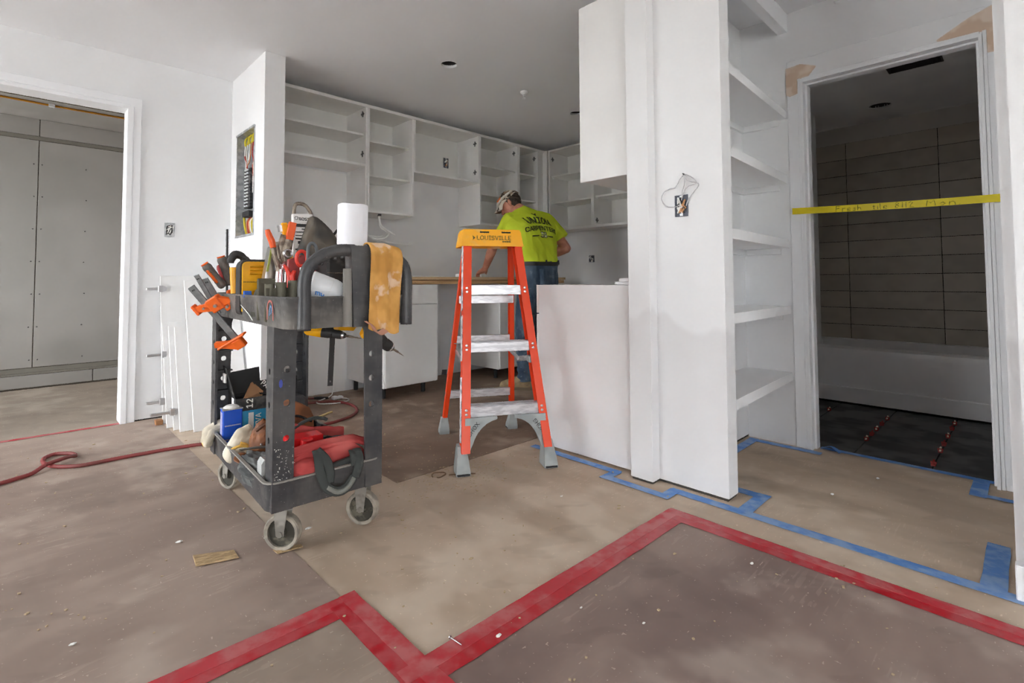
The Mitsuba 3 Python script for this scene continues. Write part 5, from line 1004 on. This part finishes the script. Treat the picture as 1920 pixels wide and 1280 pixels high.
co(k, 'pouch', lump((.105, .42, .285), (.052, .05, .085), .22, 5, 3), 'leather_brown', True); co(k, 'pouch_lip', tube([(.065, .375, .345), (.10, .365, .368), (.15, .37, .362)], .007, 8, 5), 'leather_dark', True)
co(k, 'strap', tube([(.02, .40, .262), (.0, .36, .255), (.02, .33, .245), (.07, .325, .25), (.13, .33, .262)], .017, 8, 7, flat=.25, up=(0, 0, 1)), 'leather_brown', True)
co(k, 'strap', tube([(.01, .37, .285), (.05, .345, .29), (.11, .335, .285)], .016, 8, 6, flat=.25, up=(0, .5, 1)), mat('strap_grey', srgb(92, 90, 84), .8), True)
co(k, 'rivet', cat(*[mv(lathe([(0, .003), (.006, 0), (0, 0)], 10), fr(p, (1, 0, 0), (0, -1, .3))) for p in ((.085, .372, .29), (.12, .368, .285), (.10, .371, .255), (.05, .33, .262), (.02, .333, .258))]), 'steel', 30)
k = cthing('leather_pouch', 'brown leather nail pouch at the back right of the lower shelf', 'pouch'); co(k, 'body', hull([(x, y, z) for x, z in ((.20, LZ), (.34, LZ), (.20, .385), (.26, .400), (.315, .372), (.335, .33)) for y in (.50, .60)]), 'leather_brown', 20); co(k, 'seam', tube([(.20, .497, .345), (.26, .495, .345), (.30, .495, .325), (.325, .497, .31)], .005, 8, 5), 'black_rubber', True)
k = cthing('tool_case', 'dark grey tool case behind the near left post on the lower shelf', 'case'); co(k, 'body', bx(.20, .365, .64, .80, LZ, .395, .02), 'cart_dark', 30); co(k, 'bracket', cat(bx(.30, .36, .79, .83, .40, .47, .006), cyl((.33, .80, .46), (.33, .80, .50), .022, 16)), 'black_plastic')
bag_r = mat('bag_red', mottled(srgb(178, 66, 64), srgb(196, 96, 90), 9), .85); bag_d = mat('bag_dark', dusty(srgb(62, 66, 64), srgb(100, 102, 98), 30, .74), .9)
k = cthing('tool_bag', 'slumped red canvas tool bag with dark straps on the lower tray\'s near end', 'tool bag')
P = np.array([[(.085 + .30 * s, .30 - .02 * math.sin(3 * s) + .015 * (1 - t), .185 + t * (.128 + .055 * math.sin(math.pi * min(1, s * .95 + .18)) + .012 * math.sin(9 * s)) ) for s in np.linspace(0, 1, 16)] for t in np.linspace(0, 1, 8)])
co(k, 'back_panel', sheet(P, .012), 'bag_red', True); co(k, 'zip_edge', tube([(.09, .295, .315), (.16, .285, .345), (.235, .28, .378), (.29, .285, .372), (.31, .29, .362)], .007, 8, 5), 'bag_dark', True)
P = np.array([[(.09 + .30 * s, .035 + .03 * math.sin(math.pi * s) * (1 - t) + .02 * t, .18 + t * (.125 + .022 * math.sin(math.pi * s) - .05 * max(0, s - .75) / .25 * .6) + .006 * math.sin(11 * s) * t) for s in np.linspace(0, 1, 18)] for t in np.linspace(0, 1, 8)])
co(k, 'front_panel', sheet(P, .012), 'bag_red', True)
P = np.array([[(.085 + .31 * s, .05 + .045 * t, .316 + .012 * math.sin(3.0 * s) - .055 * max(0, s - .8) * 2 + .012 * t) for s in np.linspace(0, 1, 16)] for t in np.linspace(0, 1, 4)])
co(k, 'rim_fold', sheet(P, .014), 'bag_red', True); co(k, 'flap', lump((.14, .04, .275), (.055, .035, .035), .25, 5, 4), 'bag_red', True)
co(k, 'bottom_patch', hull([(x, y, z) for x, z in ((.19, .20), (.30, .20), (.19, .268), (.295, .285)) for y in (.016, .03)]), 'bag_dark')
for pts in ([(.172, .03, .33), (.17, .005, .31), (.172, -.014, .26), (.19, -.022, .215), (.225, -.026, .192), (.26, -.026, .198), (.288, -.022, .225)], [(.172, .03, .33), (.195, .0, .30), (.205, -.012, .26), (.20, -.018, .225)], [(.322, .03, .305), (.318, -.002, .285), (.308, -.016, .255), (.292, -.022, .222)], [(.305, .03, .30), (.30, .002, .29), (.30, -.01, .26)]):
    co(k, 'strap', tube(pts, .0165, 8, 6, flat=.30, up=(0, -1, .3)), 'bag_dark', True)
co(k, 'handle_grip', tube([(.190, -.022, .214), (.225, -.028, .191), (.262, -.028, .197), (.288, -.024, .224)], .0085, 10, 6), mat('grip_pale', srgb(120, 122, 116), .8), True)
k = cthing('red_plastic_box', 'glossy bright red plastic holder inside the red tool bag', 'plastic holder'); rb = mat('plastic_red', srgb(196, 30, 34), .28, spec=.6)
co(k, 'body', hull([(x, y, z) for x, z in ((.12, .25), (.235, .25), (.125, .345), (.25, .342), (.252, .30)) for y in (.17, .24)]), 'plastic_red', 20); co(k, 'cup', cyl((.185, .165, .275), (.185, .16, .338), .026, 20, .022), 'plastic_red', 30); co(k, 'tray_edge', bx(.11, .25, .14, .20, .242, .268, .006), 'plastic_red')
k = cthing('cable_bundle', 'tangle of dark cords and grey webbing on the right of the lower shelf', 'cable'); cg = mat('webbing_grey', mottled(srgb(88, 84, 74), srgb(120, 114, 100), 20), .9)
r = np.random.default_rng(5)
for i in range(7):
    p = [(.24 + .15 * t + r.uniform(-.015, .015), .20 - .10 * math.sin(2 * t + i) * .6 + r.uniform(-.02, .02), .295 + .035 * math.sin(3.1 * t) * (1 - .1 * i) - .012 * i * t) for t in np.linspace(0, 1, 6)]
    co(k, 'cord', tube(p, .0045 if i < 4 else .0085, 8, 6), ('black_rubber', 'black_rubber', 'cart_edge', 'black_rubber', 'webbing_grey', 'webbing_grey', 'webbing_grey')[i], True)
co(k, 'webbing', lump((.345, .12, .245), (.06, .06, .045), .35, 7, 6), 'webbing_grey', True); co(k, 'webbing', lump((.37, .07, .235), (.03, .04, .035), .4, 7, 8), 'webbing_grey', True)
cthing('dark_cloth', 'crumpled dark grey cloth in the left of the lower tray', 'cloth', lump((.06, .26, .225), (.068, .19, .050), .35, 8, 2, 5), mat('cloth_grey', mottled(srgb(74, 76, 76), srgb(100, 102, 100), 18), .95), True)
cthing('pale_plastic_block', 'pale grey plastic block in the near left corner of the lower tray', 'plastic block', hull([(x, y, z) for x, z in ((.012, .19), (.075, .19), (.010, .30), (.02, .315), (.060, .300)) for y in (.10, .15)]), mat('block_grey', srgb(168, 170, 168), .6), 20)

# ================================================================ the man at the counter
skin = mat('skin', mottled(srgb(196, 136, 112), srgb(176, 112, 90), 16), .5)
mat('hi_vis', mottled(srgb(196, 212, 56), srgb(184, 200, 48), 5), .8, spec=.2)
def jeans_fn(p, n, uv): return mix(mix(srgb(58, 74, 92), srgb(84, 100, 116), smoothstep(.35, .65, fbm(p.x * 16, p.y * 16, p.z * 7, 3))), srgb(122, 132, 140), .5 * smoothstep(.6, .75, fbm(p.x * 40, p.y * 40, p.z * 30, 3)))
mat('jeans', proc(jeans_fn), .85, spec=.2)
mat('suede', mottled(srgb(156, 136, 104), srgb(128, 108, 82), 22), .85); mat('hair_dark', mottled(srgb(46, 38, 32), srgb(72, 60, 52), 60), .8)
def camo_fn(p, n, uv):
    a = smoothstep(.44, .48, fbm(p.x * 34, p.y * 34, p.z * 34, 2)); b = smoothstep(.56, .60, fbm(p.x * 30 + 5, p.y * 30, p.z * 30 + 8, 2))
    return mix(mix(srgb(70, 58, 48), srgb(196, 186, 172), a), srgb(128, 104, 84), b)
mat('cap_camo', proc(camo_fn), .9); mat('cap_orange', srgb(206, 104, 46), .8); mat('cap_white', srgb(206, 200, 190), .8)
man = thing('person', 'man in a yellow green shirt, jeans and patterned cap leaning on the counter', 'person')
A = lambda *p: np.array(p, float)
J = dict(waist=A(3.26, 2.985, 1.12), neckb=A(3.285, 3.165, 1.545), shL=A(3.105, 3.18, 1.462), shR=A(3.500, 3.055, 1.455), head=A(3.255, 3.295, 1.632), elL=A(3.105, 3.37, 1.245), wrL=A(3.150, 3.535, 1.045), elR=A(3.60, 2.925, 1.225), wrR=A(3.47, 3.13, 1.135),
         hipL=A(3.175, 2.985, .94), hipR=A(3.345, 2.965, .94), kneeL=A(3.135, 3.02, .50), ankL=A(3.150, 3.015, .095), kneeR=A(3.35, 2.99, .50), ankR=A(3.365, 2.955, .095))
fh = unit(A(-.42, .70, -.56)); rh = unit(np.cross(fh, A(0, 0, 1))); uh = np.cross(rh, fh)
def HP(x, y, z): return J['head'] + rh * x + fh * y + uh * z       # right, forward, up of the head
def group_hull(pts): return m3.Manifold.batch_hull([ball(p, r, 20) for p, r in pts])
def hand(wr, d, nrm, side, curl, clampz=None):
    """segments of a hand: palm, four fingers, thumb. side: unit vector towards the thumb"""
    d, nrm = unit(d), unit(nrm); side = unit(side - d * (side @ d)); segs = []
    kn = [wr + d * (.088 - .006 * abs(i - 1.2)) + side * (.030 - .0205 * i) for i in range(4)]
    pal = group_hull([(wr, .024), (wr + side * .012 + d * .02, .021), (wr - side * .014 + d * .02, .020)] + [(k - d * .004, .0125) for k in kn])
    out = pal
    def fix(p):
        if clampz is not None and p[2] < clampz: p = p.copy(); p[2] = clampz
        return p
    for i, (k, L) in enumerate(zip(kn, (.95, 1.05, 1.0, .8))):
        p, a = k, 0.0
        for j, (l, r) in enumerate(((.042, .0098), (.026, .0088), (.021, .0078))):
            a += curl[j]; q = fix(p + (d * math.cos(a) - nrm * math.sin(a)) * l * L)
            out = out + m3.Manifold.batch_hull([ball(p, r, 14), ball(q, r - .0008, 14)]); p = q
    p = wr + d * .022 + side * .024
    for j, (l, r, s) in enumerate(((.040, .0125, .75), (.030, .0105, .35), (.024, .009, .1))):
        q = fix(p + (d * (1 - s * .45) + side * s - nrm * .18 * j) * l); out = out + m3.Manifold.batch_hull([ball(p, r, 14), ball(q, r - .001, 14)]); p = q
    return out
def limb(*pr):
    out = None
    for (p, r), (q, s) in zip(pr, pr[1:]):
        h = m3.Manifold.batch_hull([ball(p, r, 20), ball(q, s, 20)]); out = h if out is None else out + h
    return out
body = group_hull([(J['head'] + uh * .02, .086), (HP(0, .012, .035), .084), (HP(0, -.02, .02), .086)]) + group_hull([(HP(0, .045, -.065), .048), (HP(.028, .02, -.06), .045), (HP(-.028, .02, -.06), .045), (HP(0, .0, .0), .08)])
body += group_hull([(HP(0, .088, .012), .009), (HP(0, .108, -.024), .012), (HP(.010, .092, -.030), .009), (HP(-.010, .092, -.030), .009)]) + group_hull([(HP(.016, .086, -.062), .010), (HP(-.016, .086, -.062), .010)])
for s in (-1, 1): body += group_hull([(HP(s * .084, -.008, .008), .012), (HP(s * .092, -.018, .018), .012), (HP(s * .086, -.006, -.028), .009), (HP(s * .093, -.022, -.004), .010)])
body += limb((HP(0, -.02, -.05), .060), (J['neckb'], .064))
body += group_hull([(J['neckb'] - A(0, .01, .06), .08), (J['shL'] + A(.03, 0, 0), .06), (J['shR'] - A(.03, 0, 0), .06), (A(3.17, 3.06, 1.33), .09), (A(3.37, 3.04, 1.33), .09)]) + group_hull([(A(3.17, 3.06, 1.33), .09), (A(3.37, 3.04, 1.33), .09), (A(3.19, 2.98, 1.08), .09), (A(3.33, 2.97, 1.08), .09)]) + group_hull([(A(3.19, 2.98, 1.08), .09), (A(3.33, 2.97, 1.08), .09), (J['hipL'], .085), (J['hipR'], .085)])
upL = J['shL'] + (J['elL'] - J['shL']) * .55
body += limb((J['shL'], .056), (J['shL'] * .5 + J['elL'] * .5, .050), (J['elL'], .043), (J['elL'] * .72 + J['wrL'] * .28, .044), (J['wrL'], .027))
body += limb((J['shR'], .056), (J['shR'] * .5 + J['elR'] * .5, .050), (J['elR'], .043), (J['elR'] * .72 + J['wrR'] * .28, .046), (J['wrR'], .028))
for s in 'LR': body += limb((J['hip' + s], .085), (J['knee' + s], .056), (J['knee' + s] * .72 + J['ank' + s] * .28 + A(0, -.015, 0), .054), (J['ank' + s], .038))
body += hand(J['wrL'], A(.05, .86, -.42), A(0, .42, .86), A(1, 0, 0), (.35, .95, .8), .977) + hand(J['wrR'], A(-.75, .60, -.1), A(.1, -.3, .95), A(-.1, .4, .9), (.5, .6, .5))
bt = tm(body.refine_to_length(.011)); bt.merge_vertices(); trimesh.smoothing.filter_taubin(bt, iterations=6)
obj(man, 'body', bt, 'skin', True)
for s in (-1, 1): obj(man, 'eye', tr(trimesh.creation.icosphere(subdivisions=2, radius=.0115), *HP(s * .032, .074, .010)), 'white_plastic', True)
# shirt
def cut_sleeve(sh, el, f, r0, r1):
    e = sh + (el - sh) * (f + .12); m = m3.Manifold.batch_hull([ball(sh, r0, 24), ball(e, r1, 24)])
    d = unit(el - sh); c = sh + (el - sh) * f
    return m.trim_by_plane([float(x) for x in -d], float(-d @ c))
shirt = group_hull([(J['neckb'] - A(-.0, .02, .075), .105), (J['shL'] + A(.02, 0, -.012), .078), (J['shR'] - A(.02, 0, .012), .078), (A(3.165, 3.055, 1.34), .125), (A(3.385, 3.03, 1.34), .125)]) + group_hull([(A(3.165, 3.055, 1.34), .125), (A(3.385, 3.03, 1.34), .125), (A(3.185, 2.99, 1.10), .120), (A(3.345, 2.97, 1.10), .122)])
shirt += group_hull([(J['neckb'] - A(0, .02, .07), .10), (J['neckb'] + A(0, .0, .0), .068), (A(3.40, 3.085, 1.475), .085), (A(3.19, 3.16, 1.480), .082), (A(3.30, 3.06, 1.42), .11)]) + group_hull([(J['neckb'] - A(0, .02, .052), .088), (J['shR'] + A(-.035, 0, .012), .085), (A(3.40, 3.085, 1.482), .085), (A(3.36, 3.06, 1.38), .11)])
shirt = shirt + cut_sleeve(J['shL'], J['elL'], .62, .080, .088) + cut_sleeve(J['shR'], J['elR'], .66, .080, .094)
shirt = shirt.trim_by_plane([0, 0, 1], 1.085)
nk = unit(HP(0, 0, 0) - J['neckb']); shirt = shirt.trim_by_plane([float(x) for x in -nk], float(-nk @ (J['neckb'] + nk * .024)))
st = tm(shirt.refine_to_length(.011)); st.merge_vertices(); trimesh.smoothing.filter_taubin(st, iterations=10)
v = st.vertices; nn = st.vertex_normals
w1 = meshkit.fbm(v * A(22, 22, 5) + A(0, 0, 3), 3, 4) - .5; w2 = meshkit.fbm(A(1, 1, 1) * v * 11 + (v[:, :1] * A(0, 0, 14)), 3, 9) - .5
st.vertices = v + nn * ((.020 * w1 * np.clip((1.38 - v[:, 2]) * 6, .15, 1) + .012 * w2)[:, None])
obj(man, 'shirt', st, 'hi_vis', True, label='yellow green high visibility T-shirt with black lettering on the back')
# back print, laid onto the shirt surface
def on_back(mesh, xc, zc, arch=0.0, tiltx=.0, seg=.012):
    m = mesh; v, f = trimesh.remesh.subdivide_to_size(m.vertices, m.faces, seg); v = v.copy(); base = v[:, 2].copy()
    v[:, 0] -= m.extents[0] / 2; X = v[:, 0] + xc; Z = v[:, 1] + zc - arch * v[:, 0] ** 2 + tiltx * v[:, 0]
    o = np.c_[X, np.full(len(X), 2.6), Z]; keep = st
    loc, ri, _ = keep.ray.intersects_location(o, np.tile([[0, 1., 0]], (len(o), 1)), multiple_hits=False)
    Y = np.full(len(X), 2.90); Y[ri] = loc[:, 1]; return trimesh.Trimesh(np.c_[X, Y - .0065 + (base > .0005) * -.0012, Z], f, process=False)
ink_ = mat('shirt_ink', srgb(34, 40, 22), .8); sh_ = man + '__shirt'
obj(sh_, 'lettering', on_back(meshkit.text_mesh('UNION', .056, .001, True), 3.262, 1.432, .9), 'shirt_ink')
obj(sh_, 'lettering', on_back(meshkit.text_mesh('CARPENTERS', .0395, .001, True), 3.262, 1.368, .9), 'shirt_ink')
for dg, dx in (('3', -.017), ('8', .017)):
    obj(sh_, 'lettering', on_back(meshkit.text_mesh(dg, .050, .001, True), 3.268 + dx, 1.304, 0), 'shirt_ink'); obj(sh_, 'lettering', on_back(meshkit.text_mesh(dg, .042, .0021), 3.268 + dx, 1.308, 0), 'print_white')
obj(sh_, 'print_line', cat(on_back(ext(sbox(0, 0, .08, .010), .001), 3.180, 1.310, 0, .1), on_back(ext(sbox(0, 0, .05, .010), .001), 3.345, 1.310, 0, -.1)), 'shirt_ink')
obj(sh_, 'emblem', on_back(ext(Polygon([(0, .022), (.012, .018), (.019, .006), (.026, .018), (.038, .022), (.024, .0), (.019, -.004), (.014, 0)]), .001), 3.262, 1.505), 'shirt_ink')
# trousers, belt
tr_ = group_hull([(A(3.185, 2.985, 1.085), .112), (A(3.345, 2.965, 1.085), .114), (J['hipL'] + A(-.005, 0, -.02), .108), (J['hipR'] + A(.005, -.01, -.02), .110)])
for s in 'LR':
    h, kk, a = J['hip' + s], J['knee' + s], J['ank' + s]
    tr_ += limb((h, .104), (h * .5 + kk * .5, .092), (kk, .078), (kk * .5 + a * .5, .074), (a + A(0, 0, .03), .070), (a + A(0, .0, -.04), .070))
tr_ = tr_.trim_by_plane([0, 0, -1], -1.118).trim_by_plane([0, 0, 1], .075)
tt = tm(tr_.refine_to_length(.013)); tt.merge_vertices(); trimesh.smoothing.filter_taubin(tt, iterations=8)
v = tt.vertices; wv = meshkit.fbm(v * A(16, 16, 9), 3, 2) - .5; lowz = np.clip((.32 - v[:, 2]) * 5, 0, 1)
tt.vertices = v + tt.vertex_normals * ((.010 * wv + .007 * lowz * np.sin(v[:, 2] * 110 + 3 * meshkit.noise(v * 9)))[:, None]); obj(man, 'trousers', tt, 'jeans', True)
belt = group_hull([(A(3.185, 2.985, 1.078), .1215), (A(3.345, 2.965, 1.078), .1235)]).trim_by_plane([0, 0, 1], 1.058).trim_by_plane([0, 0, -1], -1.092)
obj(man, 'belt', tm(belt), mat('belt_black', (.022, .021, .02), .5), 30)
obj(man, 'belt_clip', cat(bx(3.24, 3.255, 2.852, 2.868, 1.075, 1.108, .003), bx(3.405, 3.42, 2.855, 2.87, 1.07, 1.11, .003)), 'black_rubber'); obj(man, 'pocket', cat(*[sheet(np.array([[(xx + .06 * (s - .5), 2.858 - .020 * math.sin(math.pi * s) + .01 * (t), .90 + .13 * t) for s in np.linspace(0, 1, 6)] for t in (0, .5, 1)]), .004) for xx in (3.2, 3.34)]), 'jeans', True)
# shoes
def shoe(ank, d):
    d = unit(A(d[0], d[1], 0)); s = A(-d[1], d[0], 0); o = A(ank[0], ank[1], .0034)
    up = group_hull([(o - d * .060 + A(0, 0, .062), .036), (o + A(0, 0, .085), .052), (o + d * .05 + A(0, 0, .06), .044), (o + d * .15 + s * .008 + A(0, 0, .040), .040), (o + d * .19 + s * .006 + A(0, 0, .034), .034), (o + d * .15 - s * .015 + A(0, 0, .038), .038), (o - d * .05 + A(0, 0, .04), .04)]).trim_by_plane([0, 0, 1], .016)
    k = obj(man, 'shoe', tm(up), 'suede', 35)
    sp = Polygon([(x, y) for x, y in ((-.102, 0), (-.09, .032), (-.03, .036), (.08, .046), (.17, .048), (.215, .03), (.232, 0), (.215, -.03), (.17, -.05), (.08, -.04), (-.03, -.036), (-.09, -.032))]).buffer(.004)
    obj(k, 'sole', mv(ext(sp, .022), fr(o, d, z=A(0, 0, 1))), mat('sole_tan', srgb(112, 98, 78), .8)); obj(k, 'collar', tube([o + A(0, 0, .105) + (d * math.cos(t) * 1.1 + s * math.sin(t)) * .046 - d * .01 for t in np.linspace(0, 2 * math.pi, 18, endpoint=False)], .010, 8, closed=True), 'suede', True)
shoe(J['ankL'], (-.60, .80)); shoe(J['ankR'], (.12, .99))
# hair and cap
hair = m3.Manifold.sphere(1, 40).scale([.094, .104, .10]); H4 = np.eye(4); H4[:3, 0], H4[:3, 1], H4[:3, 2], H4[:3, 3] = rh, fh, uh, HP(0, -.010, .020)
hair = hair.trim_by_plane([0, -1, .55], -.015).trim_by_plane([0, -.45, .9], -.062)
obj(man, 'hair', mv(tm(hair), H4), 'hair_dark', 40)
capm = m3.Manifold.sphere(1, 48).scale([.103, .116, .116]) - m3.Manifold.sphere(1, 48).scale([.096, .109, .109]); capm = capm.trim_by_plane([0, .16, .985], .012)
kc_ = obj(man, 'cap', mv(tm(capm), H4), 'cap_camo', 40, label='brown and white patterned cap')
brim = np.array([[(.098 * math.sin(a) * (1 - .10 * t), .108 * math.cos(a) + .072 * t * math.cos(a * .8), .026 - .022 * t - .03 * math.sin(a) ** 2 * (.4 + t)) for t in np.linspace(0, 1, 7)] for a in np.linspace(-1.15, 1.15, 18)])
obj(kc_, 'brim', mv(sheet(brim, .004), H4), 'cap_camo', True)
obj(kc_, 'band', mv(tube([(.110 * math.sin(a), .122 * math.cos(a), .048 - .012 * math.cos(a)) for a in np.linspace(-2.3, 2.3, 40)], .011, 8, flat=1.0), H4 @ np.diag([.965, .965, 1, 1])), 'cap_white', True)
obj(kc_, 'patch', mv(sheet(np.array([[(-.113 * math.cos(t) , .125 * math.sin(t), .040 + .034 * s) for s in (0, .5, 1)] for t in np.linspace(.35, .9, 6)]) * A(.93, .93, .9), .003), H4), 'cap_orange')
